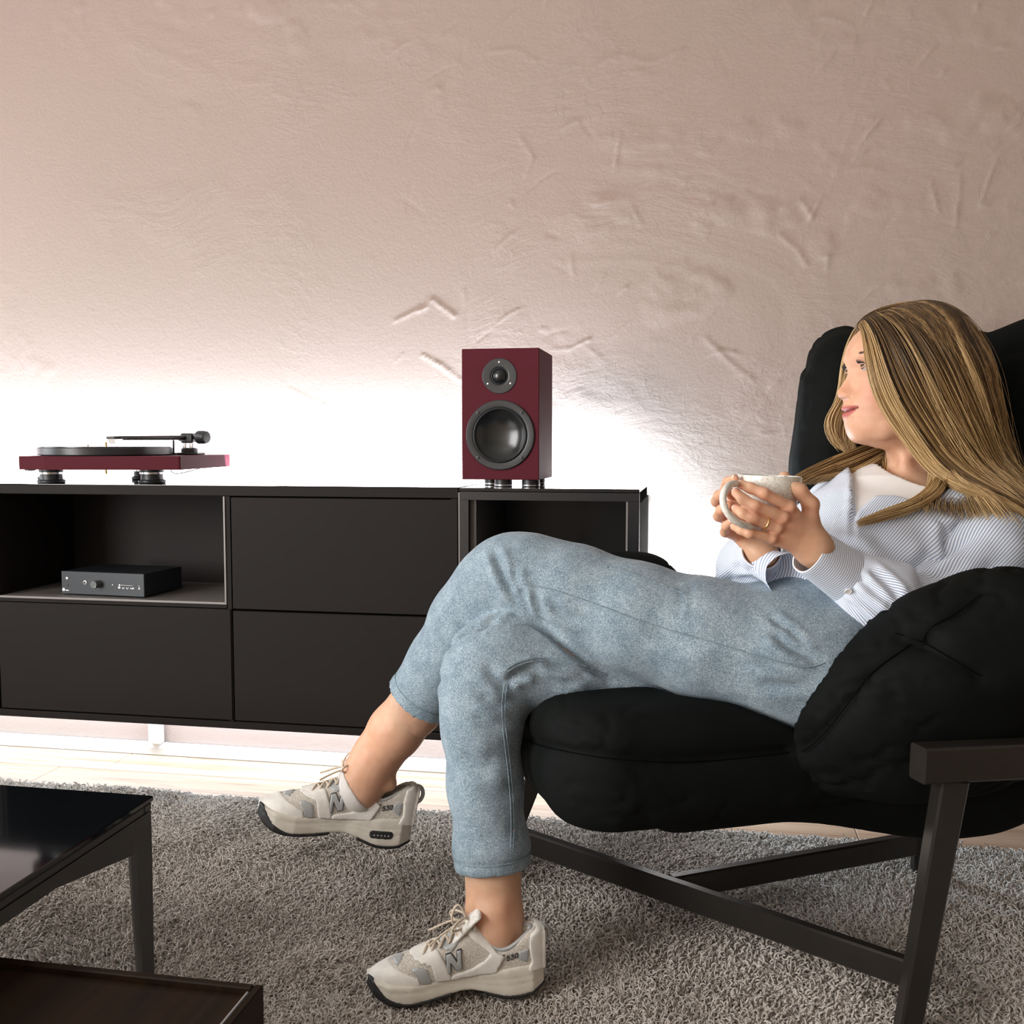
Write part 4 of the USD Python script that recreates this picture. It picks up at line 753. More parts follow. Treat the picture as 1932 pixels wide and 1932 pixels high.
def crease(v, rows, wid, dep, both=True):
    """A fold: a furrow of depth dep with raised lips, along a line of the picture laid on the mesh."""
    s = stick(jm, PP(*rows)) if len(rows[0]) == 3 else np.asarray(rows); s = spline(s, 24) if len(s) > 2 else s
    d, t = line_dist(v, s); fade = np.clip(np.minimum(t, 1 - t) * 5 + 0.15, 0, 1)
    return fade * (-dep * np.exp(-(d / wid) ** 2) + (0.55 * dep * np.exp(-((d - 2.0 * wid) / (1.1 * wid)) ** 2) if both else 0))
d = 0.004 * fb(v, 9, 3, 2) + 0.0022 * fb(v, 24, 2, 12)
for rows, w, dep in [
    ([(930, 1035, 1.6), (945, 1075, 1.6), (962, 1110, 1.6), (985, 1150, 1.6)], .007, .010), ([(968, 1070, 1.6), (975, 1100, 1.6), (988, 1130, 1.6)], .006, .007), ([(985, 1105, 1.6), (990, 1135, 1.6), (1000, 1160, 1.6)], .006, .006),
    ([(1010, 1120, 1.6), (1015, 1145, 1.6), (1025, 1165, 1.6)], .006, .006), ([(1040, 1140, 1.6), (1060, 1160, 1.6), (1095, 1170, 1.6)], .007, .005), ([(960, 1140, 1.6), (935, 1160, 1.6), (905, 1180, 1.6)], .006, .006), ([(950, 1170, 1.6), (925, 1175, 1.6), (900, 1190, 1.6)], .006, .004),
    ([(955, 1290, 1.5), (975, 1272, 1.5), (1010, 1262, 1.5)], .007, .007), ([(960, 1310, 1.5), (935, 1280, 1.5), (915, 1250, 1.5)], .009, .004), ([(965, 1330, 1.5), (940, 1330, 1.5), (905, 1310, 1.5)], .009, .005), ([(965, 1360, 1.5), (930, 1365, 1.5), (890, 1345, 1.5)], .010, .004),
    ([(1000, 1262, 1.5), (1045, 1285, 1.5), (1090, 1290, 1.5)], .007, .005), ([(1020, 1250, 1.5), (1070, 1265, 1.5), (1120, 1280, 1.5)], .007, .005),
    ([(980, 1480, 1.5), (940, 1500, 1.5), (900, 1480, 1.5)], .012, .003), ([(985, 1560, 1.5), (950, 1580, 1.5), (905, 1570, 1.5)], .012, .003), ([(870, 1420, 1.5), (900, 1440, 1.5), (940, 1430, 1.5)], .012, .003),
    ([(1290, 1095, 1.5), (1294, 1130, 1.5), (1290, 1170, 1.5)], .004, -.0025), ([(1545, 1245, 1.4), (1500, 1225, 1.4), (1455, 1185, 1.4)], .007, .006), ([(1548, 1262, 1.4), (1490, 1262, 1.4), (1420, 1240, 1.4)], .008, .005), ([(1520, 1215, 1.4), (1490, 1190, 1.4), (1450, 1160, 1.4)], .006, .005),
    ([(1560, 1275, 1.4), (1500, 1290, 1.4), (1430, 1290, 1.4)], .009, .004), ([(830, 1215, 1.65), (865, 1225, 1.65)], .008, .004), ([(800, 1270, 1.68), (840, 1290, 1.68)], .008, .003), ([(1220, 1180, 1.5), (1280, 1205, 1.5), (1350, 1210, 1.5)], .012, .003)]:
    d += crease(v, rows, w, dep)
d += crease(v, [(846, 1222, 1.6), (868, 1195, 1.6), (905, 1174, 1.6), (955, 1165, 1.6), (1005, 1170, 1.6), (1050, 1202, 1.6), (1100, 1244, 1.6), (1150, 1284, 1.6)], .0058, .017, False)
hemd = [np.abs((v - c) @ n + 0.018) + 9 * (np.linalg.norm(v - c, axis=1) > 0.1) for c, n in ((hemL_c, hemL_n), (hemR_c, hemR_n))]
for (c, n), h_ in zip(((hemL_c, hemL_n), (hemR_c, hemR_n)), hemd):
    d += -0.0022 * np.exp(-(h_ / 0.004) ** 2)
    near = (np.linalg.norm(v - c, axis=1) < 0.09) & ((v - c) @ n > -0.017); a = np.arctan2((v - c) @ np.cross(n, CZ), (v - c) @ np.cross(n, np.cross(n, CZ)))
    d += np.where(near, 0.0002 * np.sin(a * 17) * np.clip(fb(v, 30, 1, 3) + 0.9, 0, 1.4), 0)
jm = displace(jm, d)
jt = part(wm, 'jeans', jm, 'denim', True, label='pale blue washed denim jeans with raw-looking turned hems')
def seam(rows, r=0.0011, m='denim_seam', name='seam', both=True):
    r *= 0.7
    s = stick(jm, PP(*rows)); q = spline(s, 60)
    for o in ((-0.0022, 0.0022) if both else (0.0,)):
        part(jt, name, tube(stick(jm, q + np.cross(np.gradient(q, axis=0) / (np.linalg.norm(np.gradient(q, axis=0), axis=1, keepdims=True) + 1e-9), CF) * o) - CF * 0.0002, r, 5), m)
seam([(985, 1102, 1.6), (1060, 1118, 1.6), (1150, 1150, 1.6), (1250, 1185, 1.6), (1380, 1222, 1.5), (1470, 1250, 1.5), (1510, 1258, 1.5), (1555, 1250, 1.5)], both=False)
seam([(957, 1265, 1.5), (985, 1250, 1.5), (1030, 1244, 1.5), (1090, 1255, 1.5), (1140, 1275, 1.5)]); seam([(955, 1290, 1.5), (950, 1340, 1.5), (957, 1420, 1.5), (965, 1500, 1.5), (966, 1600, 1.5)])
seam([(1155, 1170, 1.5), (1210, 1092, 1.5)][:0] or [(1110, 1062, 1.5), (1200, 1085, 1.5), (1290, 1120, 1.5)], both=False)
for c, n in ((hemL_c, hemL_n), (hemR_c, hemR_n)):
    V = jm.vertices; h_ = (V - c) @ n + .0185; ids = np.where((np.abs(h_) < .003) & (np.linalg.norm(V - c, axis=1) < .09) & ((vnormals(jm) * (V - c)).sum(1) > 0))[0]
    e1 = unit(np.cross(n, CZ)); e2 = np.cross(n, e1); q = V[ids] - c; a = np.arctan2(q @ e2, q @ e1); r = np.hypot(q @ e1, q @ e2); bins = np.linspace(-np.pi, np.pi, 61); k = np.digitize(a, bins) - 1
    rr = np.array([r[k == i].max() if (k == i).any() else np.nan for i in range(60)]); ok = ~np.isnan(rr); am = (bins[:-1] + bins[1:]) / 2; rr = np.interp(am, am[ok], rr[ok]); rr = (rr + np.roll(rr, 1) + np.roll(rr, -1)) / 3
    part(jt, 'hem_stitch', tube(np.array([c - n * .0185 + (r_ + .0004) * (math.cos(t) * e1 + math.sin(t) * e2) for t, r_ in zip(am, rr)]), .0009, 5, True), 'denim_seam')
# ------------------------------------------------------------------ running shoes and ankles
def poly_sd(poly, x, y):
    """Signed distance (negative inside) of points to a shapely polygon."""
    pt = shapely.points(x, y); d = shapely.distance(poly.boundary, pt); return np.where(shapely.contains_xy(poly, x, y), -d, d)
def rpoly(pts, r=0.004): return sg.Polygon(pts).buffer(-r).buffer(2 * r).buffer(-r)
def shoe(name_label, heel, toe, upv, side, out_near, zs=1.0):
    """heel, toe: the two ends of the sole's bottom line; side: unit vector of the side that faces the camera."""
    L = np.linalg.norm(toe - heel); X = (toe - heel) / L; Zv = unit(upv - X * (upv @ X)); Y = np.cross(Zv, X)
    if Y @ side < 0: sgn = -1
    else: sgn = 1
    k = L / 0.285                                                           # shape written for a 285 mm sole
    def loc(p): q = (p - heel) / k; return q @ X, sgn * (q @ Y), (q @ Zv) / zs
    def world(x, y, z): return heel + k * (x * X + sgn * y * Y + z * zs * Zv)
    xs = np.array([0, .02, .06, .12, .17, .215, .25, .275, .285]); hwn = np.array([.012, .030, .0345, .031, .036, .044, .041, .027, .008])
    xx = np.array([0, .02, .07, .12, .18, .22, .26, .285]); botz = np.array([.010, .003, .000, .010, .003, .000, .006, .022])
    topz = np.array([.046, .047, .041, .036, .031, .029, .031, .036])
    def hw(x): return np.interp(x, xs, hwn)
    def plan(x, y): return (np.abs(y + 0.004 * np.sin(x / .285 * np.pi)) - hw(x)) * 0.9
    def f_sole(p, zlo=0.0, zhi=0.0, g=0.0):
        x, y, z = loc(p); b, t = CubicSpline(xx, botz)(np.clip(x, 0, .285)), CubicSpline(xx, topz)(np.clip(x, 0, .285))
        flare = 0.12 * np.clip((t - z), 0, .04)
        d = np.maximum(plan(x, y) - g - flare, np.maximum(x - .285, -x)); d = np.maximum(d, 0.0 - 1) if False else d
        groove = 0.0012 * np.exp(-((z - (b + 0.62 * (t - b))) / 0.0016) ** 2) + 0.0010 * np.exp(-((z - (b + 0.40 * (t - b))) / 0.0016) ** 2) * (x < .17)
        return k * smax(smax(d, z - t - zhi, .004) + groove, b + zlo - z, .004)
    # upper: lofted height over the sole
    ux = np.array([.002, .02, .05, .085, .11, .135, .165, .20, .235, .262, .282]); uz = np.array([.094, .099, .082, .079, .101, .098, .084, .069, .058, .049, .040])
    uw = np.array([.020, .028, .031, .030, .029, .031, .034, .038, .035, .024, .008])
    zc = CubicSpline(ux, uz); wc = CubicSpline(ux, uw)
    def f_upper0(p):
        x, y, z = loc(p); xc = np.clip(x, .003, .282); T, Wd = zc(xc), np.maximum(wc(xc), .004); b = np.interp(xc, xx, topz) - 0.012
        u = np.clip((z - b) / np.maximum(T - b, .01), 0, 1.4)
        back = np.clip((.105 - x) / .03, 0, 1); wid = Wd * ((1 - back) * np.sqrt(np.clip(1 - np.clip(u, 0, 1) ** 3.0 * 0.96, .0, 1)) + back * (1 - 0.12 * u))
        d = smax((np.abs(y + 0.003 * np.sin(x / .285 * np.pi)) - wid) * 0.8, (z - T) * 0.8, 0.010); d = np.maximum(d, b - z)
        return k * np.maximum(d, np.maximum(x - .284, .001 - x))
    op_a, op_b = world(.048, .0, .070), world(.044, 0, .13)
    def f_open(p):
        x, y, z = loc(p); e = np.sqrt(((x - .060) / .040) ** 2 + (y / .0195) ** 2); return k * smax((e - 1) * .018, .050 - z, .01)
    def f_upper(p): return smax(f_upper0(p), -f_open(p), 0.005)
    bb = np.array([world(x, y, z) for x in (-.012, .30) for y in (-.06, .06) for z in (-.008, .15)]); lo, hi = bb.min(0), bb.max(0)
    sh = part(wm, 'shoe', relax(surface(f_upper, lo, hi, 0.0026), 2), 'shoe_mesh', True, label=name_label)
    part(sh, 'sole', relax(surface(f_sole, lo, hi, 0.0026), 2), 'shoe_sole', True, label='thick white cushioned sole')
    def f_out(p):
        x, y, z = loc(p); b = CubicSpline(xx, botz)(np.clip(x, 0, .285))
        up = np.interp(x, [0, .225, .255, .275, .290], [.0016, .0020, .009, .020, .025]); arch = np.where((x > .10) & (x < .15), 0.02, 0)
        return np.maximum(f_sole(p, zlo=-.0022) - .0012 * k, k * (z - b - up + arch))
    part(sh, 'outsole', surface(f_out, lo, hi, 0.0022), 'rubber', True, label='thin black outsole')
    def overlay(poly, off, m, name='overlay', label=None, near=None, thick=.0035, h=0.0021):
        def fn(p):
            x, y, z = loc(p); u = f_upper(p); d = np.maximum(u - off, -(u + thick)); sd = k * poly_sd(poly, x, z); d = smax(d, sd, .0012)
            return d if near is None else np.maximum(d, -near * y * k + .004)
        ps = np.array(poly.bounds); c = np.array([world(x, y, z) for x in (ps[0] - .006, ps[2] + .006) for y in (-.05, .05) for z in (ps[1] - .006, ps[3] + .006)])
        m_ = surface(fn, np.maximum(c.min(0), lo), np.minimum(c.max(0), hi), h)
        return part(sh, name, m_, m, True, label=label)
    W_ = 'shoe_leather'
    overlay(rpoly([(.232, .020), (.290, .020), (.290, .060), (.262, .058), (.240, .050), (.205, .038), (.200, .026)], .003), .0022, W_, 'toe_cap')
    overlay(rpoly([(.150, .030), (.176, .030), (.184, .055), (.205, .060), (.222, .064), (.212, .071), (.190, .076), (.172, .074), (.160, .055)], .003), .0030, W_, 'overlay')
    overlay(rpoly([(.080, .036), (.155, .030), (.150, .038), (.118, .045), (.098, .056), (.088, .066), (.104, .078), (.128, .098), (.120, .106), (.102, .100), (.078, .068), (.066, .062)], .002), .0030, W_, 'overlay')
    overlay(rpoly([(-.01, .036), (.030, .036), (.022, .052), (.026, .072), (.024, .094), (.012, .100), (-.01, .100)], .003), .0026, W_, 'heel_counter')
    overlay(rpoly([(.182, .028), (.200, .028), (.206, .040), (.216, .050), (.206, .054), (.190, .050)], .002), .0018, 'shoe_silver', 'silver_panel')
    overlay(rpoly([(.236, .052), (.262, .057), (.258, .066), (.225, .072), (.218, .068)], .002), .0014, 'shoe_silver', 'silver_panel')
    overlay(rpoly([(.150, .072), (.172, .078), (.165, .090), (.140, .098), (.130, .094)], .002), .0016, 'shoe_silver', 'silver_panel')
    overlay(rpoly([(.026, .074), (.044, .068), (.044, .056), (.028, .050)], .002), .0014, 'shoe_silver', 'silver_panel')
    # the letter on the side: a dark outline under a pale slanted letter
    N = sg.Polygon([(0, 0), (.0075, 0), (.0075, .0175), (.0185, 0), (.0275, 0), (.0275, .031), (.020, .031), (.020, .0135), (.009, .031), (0, .031)])
    from shapely import affinity
    N = affinity.skew(affinity.scale(N, -0.92, 0.92, origin=(0, 0)), xs=-14, origin=(0, 0)); N = affinity.rotate(affinity.translate(N, .163, .043), -16, origin=(.150, .055))
    overlay(N.buffer(.0009, join_style=2), .0022, 'dark_print', 'letter_outline', near=1, h=0.0012); overlay(N, .0030, 'shoe_silver', 'letter', 'pale slanted capital letter on the side of the shoe', near=1, h=0.0012)
    um = surface(f_upper, lo, hi, 0.0035); tree = cKDTree(np.stack([*loc(um.vertices)], 1)[:, [0, 2]]); uy = loc(um.vertices)[1]
    def drape(m2d, off):
        """(x, z, thickness) -> on the near side of the shoe."""
        d_, j = tree.query(m2d[:, :2], k=10); y = np.array([np.max(uy[q]) for q in j]); return heel + k * (m2d[:, :1] * X + sgn * (y + off + m2d[:, 2])[:, None] * Y + m2d[:, 1:2] * zs * Zv)
    ln = np.array([(x, .046 + (0.128 - x) * 0.30) for x in np.linspace(.100, .066, 12)]); part(sh, 'side_line', tube(drape(np.c_[ln, 0 * ln[:, 0]], .0012), .0008 * k, 5), 'dark_print')
    tx = meshkit.text_mesh('530', .0075, .0008, True); tv = tx.vertices.copy(); tv[:, 0] = .064 - tv[:, 0] * 1.0; tv[:, 1] = .0545 + tv[:, 1] + (.064 - tv[:, 0]) * 0.28; tx.vertices = drape(tv, .0010); part(sh, 'printed_number', tx, 'dark_print', smooth=False)
    # air pocket window in the heel of the sole, near side only
    if out_near:
        pod = sg.LineString([(.040, .0185), (.072, .0165)]).buffer(.0062)
        def f_pod(p):
            x, y, z = loc(p); u = f_sole(p); return np.maximum(np.maximum(u - .0012, -(u + .004)), np.maximum(k * poly_sd(pod, x, z), -y * k))
        c = np.array([world(x, y, z) for x in (.02, .09) for y in (0, .055) for z in (0, .035)]); part(sh, 'sole_window', surface(f_pod, c.min(0), c.max(0), 0.0018), 'rubber', True, label='black oval insert in the heel of the sole')
        for q in range(5): part(sh, 'embossed_mark', lathe([(0, 0), (.0016 * k, 0), (.0016 * k, .0006), (0, .0006)], 8, world(.043 + .0065 * q, .0388, .0185 - .0004 * q), sgn * Y), 'shoe_silver')
    # tongue, laces, pull tab
    tg = [world(x, 0, z) for x, z in ((.150, .080), (.130, .100), (.116, .114), (.106, .122))]
    part(sh, 'tongue', relax(surface(lambda p: np.min([s_flat(p, tg[i], tg[i + 1], (.020 * k, .021 * k), (.0055 * k, .0055 * k), Zv * .7 - X * -.7) for i in range(3)], axis=0), lo, hi + .02, 0.003), 1), 'shoe_leather', True)
    lace = []
    for i, x in enumerate(np.linspace(.196, .126, 6)):
        zt = float(zc(x)) + .0030; w_ = .016
        for s1 in (-1, 1):
            q = spline([world(x, s1 * w_, zt - .0075), world(x - .004, s1 * .008, zt + .0005), world(x - .008, 0, zt + .0022), world(x - .012, -s1 * .009, zt + .002), world(x - .013, -s1 * w_, zt - .003)], 16)
            lace.append(tube(q, .0022 * k, 6))
    kn_ = world(.124, 0, .1085)
    for s1 in (-1, 1):
        lace.append(tube(spline([kn_, kn_ + k * (.012 * X + s1 * .016 * Y + .012 * Zv), kn_ + k * (.026 * X + s1 * .030 * Y + .004 * Zv), kn_ + k * (.018 * X + s1 * .018 * Y - .004 * Zv), kn_], 24), .0020 * k, 6))
        lace.append(tube(spline([kn_, kn_ + k * (.020 * X + s1 * .010 * Y + .000 * Zv), kn_ + k * (.046 * X + s1 * .018 * Y - .012 * Zv), kn_ + k * (.062 * X + s1 * .026 * Y - .022 * Zv)], 20), .0019 * k, 6))
    lace.append(tube(spline([kn_ - k * .006 * X, kn_ + k * (.006 * X + .018 * Zv), kn_ + k * (.016 * X + .030 * Zv), kn_ + k * (.020 * X + .026 * Zv), kn_], 20), .0020 * k, 6))
    lm = cat(lace); part(sh, 'laces', lm, 'lace', True, label='cream laces tied in a bow')
    part(sh, 'collar_rim', tube(np.array([world(.060 + .041 * math.cos(t), .0225 * math.sin(t), .0) for t in np.linspace(0, 2 * np.pi, 48, endpoint=False)]) + np.array([Zv * k * zs * float(zc(np.clip(.060 + .041 * math.cos(t), .003, .25)) - .004) for t in np.linspace(0, 2 * np.pi, 48, endpoint=False)]), .0035 * k, 8, True), 'shoe_silver')
    part(sh, 'pull_tab', tube(spline([world(.004, 0, .098), world(-.008, 0, .092), world(-.009, 0, .078), world(.000, 0, .070)], 14), .0038 * k, 6), 'shoe_silver')
    return sh, world
shoeR, wR = shoe('near worn white running shoe standing on the rug', P(1024, 1853, 1.485), P(694, 1874, 1.455), CZ, -CF, False)
dirL = unit(P(486, 1552, 1.725) - P(766, 1582, 1.765)); shoeL, wL = shoe('far raised white running shoe of the crossed leg', P(769, 1592, 1.765), P(482, 1551, 1.72), unit(CU * 1.0 + CR * 0.02), -CF, True, 1.13)
sock = [wL(.115, 0, .112), wL(.050, 0, .098)]
anL = PR([(790, 1325, 1.714, .0480), (745, 1380, 1.735, .0440), (712, 1425, 1.748, .0390), (692, 1462, 1.752, .0385), (680, 1490, 1.752, .0400)])
anR = PR([(930, 1560, 1.519, .0480), (930, 1640, 1.517, .0380), (931, 1690, 1.512, .0362), (933, 1735, 1.502, .0395), (930, 1775, 1.495, .0420)])
def f_ankles(p):
    L, R = s_chain(p, *anL, 0.02), s_chain(p, *anR, 0.02)
    L = smin(L, np.linalg.norm(p - wL(.056, .021, .098), axis=1) - .010, 0.016); R = smin(R, np.linalg.norm(p - P(940, 1715, 1.476), axis=1) - .010, .016)
    return np.minimum(L, R)
def f_sock(p):
    L = s_chain(p, *anL, 0.02) - 0.0025; n = unit(anL[0][2] - anL[0][4]); c = P(664, 1466, 1.752)
    return np.maximum(L, (p - c) @ unit(n * 0.75 + unit(CR) * 0.65))
c_ = anL[0][-2:]; part(wm, 'sock', relax(surface(f_sock, c_.min(0) - 0.09, c_.max(0) + 0.09, 0.003), 2), 'sock_white', True, label='low pale grey sock in the raised shoe')
# ------------------------------------------------------------------ head, neck, hands: one body mesh
HO = P(1690, 720, 1.735); HS = 1.735 / F_PX                                        # head origin and metres per picture pixel there
HYAW = math.radians(3)
HX, HY = unit(-CR * math.cos(HYAW) - CF * math.sin(HYAW)), CU
HW = np.cross(HX, HY) if np.cross(HX, HY) @ CF < 0 else -np.cross(HX, HY)                                                          # forward (she looks left), up, towards the near cheek
def hl(p): q = p - HO; return q @ HX, q @ HY, q @ HW
def hp(x, y, w): return HO + x * HX + y * HY + w * HW
_by = np.array([-.125, -.112, -.1005, -.093, -.0886, -.080, -.0685, -.060, -.053, -.0466, -.040, -.030, -.020, 0, .012, .022, .036, .055, .082, .097, .112, .13])
_bx = np.array([.030, .052, .0745, .0850, .0880, .0890, .0868, .0882, .0880, .0890, .0880, .0862, .0815, .0800, .0795, .0805, .0835, .0790, .0640, .0500, .028, -.01])
xb = CubicSpline(_by, _bx); _ny = np.array([-.040, -.034, -.030, -.0265, -.0225, -.0185, -.012, -.003, .008, .018, .026]); nz_ = CubicSpline(_ny, np.array([0, .0008, .0045, .0150, .0212, .0232, .0190, .0125, .0055, .0012, 0]))
nw = lambda y: np.interp(y, [-.034, -.027, -.021, -.014, 0, .02], [.0125, .0125, .0115, .0090, .0068, .0065])
hwf = lambda y: np.interp(y, [-.115, -.100, -.088, -.070, -.050, -.02, .02, .06, .10], [.022, .033, .043, .054, .062, .0705, .0740, .0745, .066])
def face_x(y, w):
    aw = np.abs(w); t = np.clip(aw / hwf(y), 0, .995); S = .090 * (1 - np.sqrt(1 - t ** 2.15)) * np.where(y < -.06, .82, 1)
    x = xb(np.clip(y, -.125, .13)) - S
    yc = np.clip(y, -.040, .026); x = x + np.where((y > -.040) & (y < .026), nz_(yc), 0) * np.exp(-(aw / nw(y)) ** 2.4)
    x = x + .0075 * np.exp(-((aw - .0125) / .0048) ** 2 - ((y + .0245) / .0060) ** 2)                                   # nostril wings
    x = x - .0035 * np.exp(-((aw - .0058) / .0030) ** 2 - ((y + .0320) / .0022) ** 2)                                   # nostrils
    mc = -.0525 + .0035 * np.clip(aw / .026, 0, 1.2) ** 2; span = np.clip(1 - (aw / .0290) ** 4, 0, 1)
    x = x + .0052 * np.exp(-((y - mc - .0058) / .0042) ** 2) * span + .0068 * np.exp(-((y - mc + .0078) / .0052) ** 2) * np.clip(1 - (aw / .0250) ** 4, 0, 1)
    x = x - .0075 * np.exp(-((y - mc) / .0017) ** 2) * np.clip(1 - (aw / .0305) ** 6, 0, 1) - .0022 * np.exp(-((aw - .0305) / .0030) ** 2 - ((y - mc) / .0030) ** 2)
    x = x - .0012 * np.exp(-(aw / .0035) ** 2 - ((y + .040) / .006) ** 2)                                                # philtrum
    x = x - .0125 * np.exp(-((aw - .031) / .0165) ** 2 - ((y - .0215) / .0115) ** 2) - .0035 * np.exp(-((aw - .017) / .007) ** 2 - ((y - .018) / .010) ** 2)
    x = x + .0028 * np.exp(-((aw - .028) / .020) ** 2 - ((y - .0400) / .0060) ** 2) + .0055 * np.exp(-((aw - .043) / .016) ** 2 - ((y + .012) / .018) ** 2)
    return x
def f_head(p):
    x, y, w = hl(p)
    fr = (x - face_x(y, w)) * 0.72
    lim = s_ell(p, hp(.005, .012, 0), (.105, .130, .0745), np.array([HX, HY, HW]))
    face = smax(smax(smax(fr, lim, .012), -(x + .02), .02), (y - .085) * .8, .02)
    cran = s_ell(p, hp(-.022, .040, 0), (.100, .080, .0745), np.array([HX, HY, HW]))
    jaw = None
    for s in (-1, 1):
        e = s_chain(p, [hp(-.012, -.020, s * .048), hp(-.006, -.055, s * .045), hp(.033, -.081, s * .032), hp(.062, -.089, s * .014)], [.015, .017, .016, .0125], .015); jaw = e if jaw is None else smin(jaw, e, .03)
    chinbox = s_ell(p, hp(.030, -.060, 0), (.050, .036, .045), np.array([HX, HY, HW]))
    d = smin(smin(face, cran, .02), smin(jaw, chinbox, .03), .016)
    neck = s_chain(p, [hp(-.034, -.015, 0), P(1728, 835, 1.755), P(1738, 890, 1.785), P(1744, 950, 1.82)], [.048, .0465, .0475, .062], .02)
    ster = s_chain(p, [P(1708, 868, 1.72), P(1716, 915, 1.735)], [.008, .007], .01)
    return smin(d, smin(neck, ster, .02), .018)
def f_headbody(p):
    tz = f_torso(p, -.014); clav = np.minimum(s_chain(p, [P(1700, 935, 1.735), P(1800, 935, 1.72)], [.010, .012]), s_chain(p, [P(1690, 930, 1.75), P(1610, 930, 1.85)], [.010, .012]))
    return smin(f_head(p), smin(tz, clav, .02), .035)
hb = PP((1570, 560, 1.6), (1900, 560, 1.6), (1570, 1010, 1.6), (1900, 1010, 1.6), (1570, 560, 1.95), (1900, 560, 1.95), (1570, 1010, 1.95), (1900, 1010, 1.95))
head_m = relax(surface(f_headbody, hb.min(0), hb.max(0), 0.0024), 1)
# hands. rows: finger -> (pixel, pixel, depth) of knuckle, middle joint, end joint, tip
def finger(p, pts, r, k=.004):
    q = PP(*pts); return s_chain(p, q, np.linspace(r, r * .78, len(q)), k)
near_f = [([(1490, 957, 1.384), (1441, 931, 1.374), (1416, 921, 1.381), (1399, 914, 1.394)], .0084), ([(1478, 976, 1.378), (1424, 955, 1.366), (1402, 942, 1.374), (1389, 930, 1.388)], .0086),
          ([(1467, 996, 1.377), (1421, 978, 1.366), (1402, 968, 1.373), (1389, 960, 1.386)], .0082), ([(1457, 1016, 1.380), (1414, 1006, 1.370), (1398, 1000, 1.376), (1386, 994, 1.387)], .0072)]
near_t = ([(1527, 985, 1.412), (1530, 952, 1.408), (1509, 926, 1.404), (1482, 909, 1.406)], [.0125, .0110, .0098, .0085])
def f_hand_near(p):
    wr = P(1537, 1036, 1.414); d = None
    for pts, r in near_f:
        e = finger(p, pts, r); d = e if d is None else smin(d, e, .0022)
    pal = None
    for (pts, r) in near_f:
        e = s_cone(p, wr + (P(*pts[0]) - wr) * .12, P(*pts[0]) + .004 * CF, .0150, r * 1.12); pal = e if pal is None else smin(pal, e, .010)
    th = s_chain(p, PP(*near_t[0]), near_t[1], .006); thb = s_cone(p, wr + .002 * CF, P(1527, 985, 1.408), .017, .0145)
    pal = smin(smin(pal, thb, .014), th, .006); fore = s_chain(p, [P(1525, 1026, 1.412), wr, EN], [.0215, .0225, .034], .012)
    for pts, r in near_f: pal = smin(pal, np.linalg.norm(p - P(*pts[0]) + .0035 * CF, axis=1) - r * .82, .004)     # knuckles
    return smin(smin(pal, d, .0035), fore, .016)
far_f = [([(1384, 938, 1.530), (1369, 921, 1.478), (1373, 909, 1.442), (1386, 903, 1.420)], .0080), ([(1376, 958, 1.522), (1352, 946, 1.470), (1356, 935, 1.430), (1368, 928, 1.408)], .0083),
         ([(1378, 984, 1.512), (1356, 974, 1.462), (1360, 962, 1.425), (1374, 954, 1.402)], .0080), ([(1390, 1012, 1.496), (1368, 1004, 1.450), (1370, 992, 1.420), (1381, 983, 1.400)], .0072)]
def f_hand_far(p):
    wr = P(1438, 1046, 1.500); d = None
    for pts, r in far_f:
        e = finger(p, pts, r); d = e if d is None else smin(d, e, .002)
    pal = None
    for pts, r in far_f:
        e = s_cone(p, wr, P(*pts[0]), .0155, r * 1.1); pal = e if pal is None else smin(pal, e, .010)
    th = s_chain(p, PP((1440, 1005, 1.520), (1455, 960, 1.535), (1470, 920, 1.510), (1480, 900, 1.490)), [.013, .011, .010, .0085], .006)
    return smin(smin(pal, d, .0035), smin(th, s_chain(p, [wr, P(1440, 1060, 1.53), EF], [.0225, .024, .034], .012), .008), .012)
mug_c = P(1450, 941, 1.440)
mug_ax = unit(CZ * 1.0 + CR * 0.035 - CF * 0.0)
MUG_R, MUG_H = 0.0445, 0.066
_mp = np.array([(0.0, .022), (.004, .027), (.012, .0335), (.025, .0395), (.040, .0430), (.055, .0445), (.066, .0445)])
def f_mug(p):
    q = p - (mug_c - mug_ax * .034); z = q @ mug_ax; r = np.linalg.norm(q - z[:, None] * mug_ax, axis=1)
    return np.maximum(np.maximum(r - np.interp(z, _mp[:, 0], _mp[:, 1]), z - .066), -z)
def box_of(rows, pad): q = PP(*rows); return q.min(0) - pad, q.max(0) + pad
nb = box_of([r for f in near_f for r in f[0]] + list(near_t[0]) + [(1580, 1075, 1.44)], .03); fb_ = box_of([r for f in far_f for r in f[0]] + [(1440, 1075, 1.60), (1480, 890, 1.5)], .03)
hand_n = relax(surface(lambda p: smax(f_hand_near(p), -(f_mug(p) - .0004), .003), *nb, 0.0017), 2); hand_f = relax(surface(lambda p: smax(f_hand_far(p), -(f_mug(p) - .0004), .003), *fb_, 0.0018), 2)
ab_ = np.vstack([anL[0], anR[0]])
ank = [relax(surface(f_ankles, c.min(0) - .075, c.max(0) + .075, 0.0034), 3) for c in (anL[0], anR[0])]
hidden = relax(surface(lambda p: np.minimum(np.minimum(s_chain(p, [SN, EN, WN], [.045, .036, .024]), s_chain(p, [SF, EF, WF], [.045, .036, .024])), np.minimum(np.maximum(f_legs(p, -.014), (p - belt_c) @ belt_n + .02), f_torso(p, -.018))), jl.min(0) - .1, np.maximum(jl.max(0), hb.max(0)) + .1, 0.012), 2)
body_parts = [head_m, hand_n, hand_f, *ank, hidden]; bm_ = cat(body_parts)
x, y, w = hl(bm_.vertices); isH = np.arange(len(x)) < len(head_m.vertices); aw = np.abs(w); mc = -.0525 + .0035 * np.clip(aw / .026, 0, 1.2) ** 2
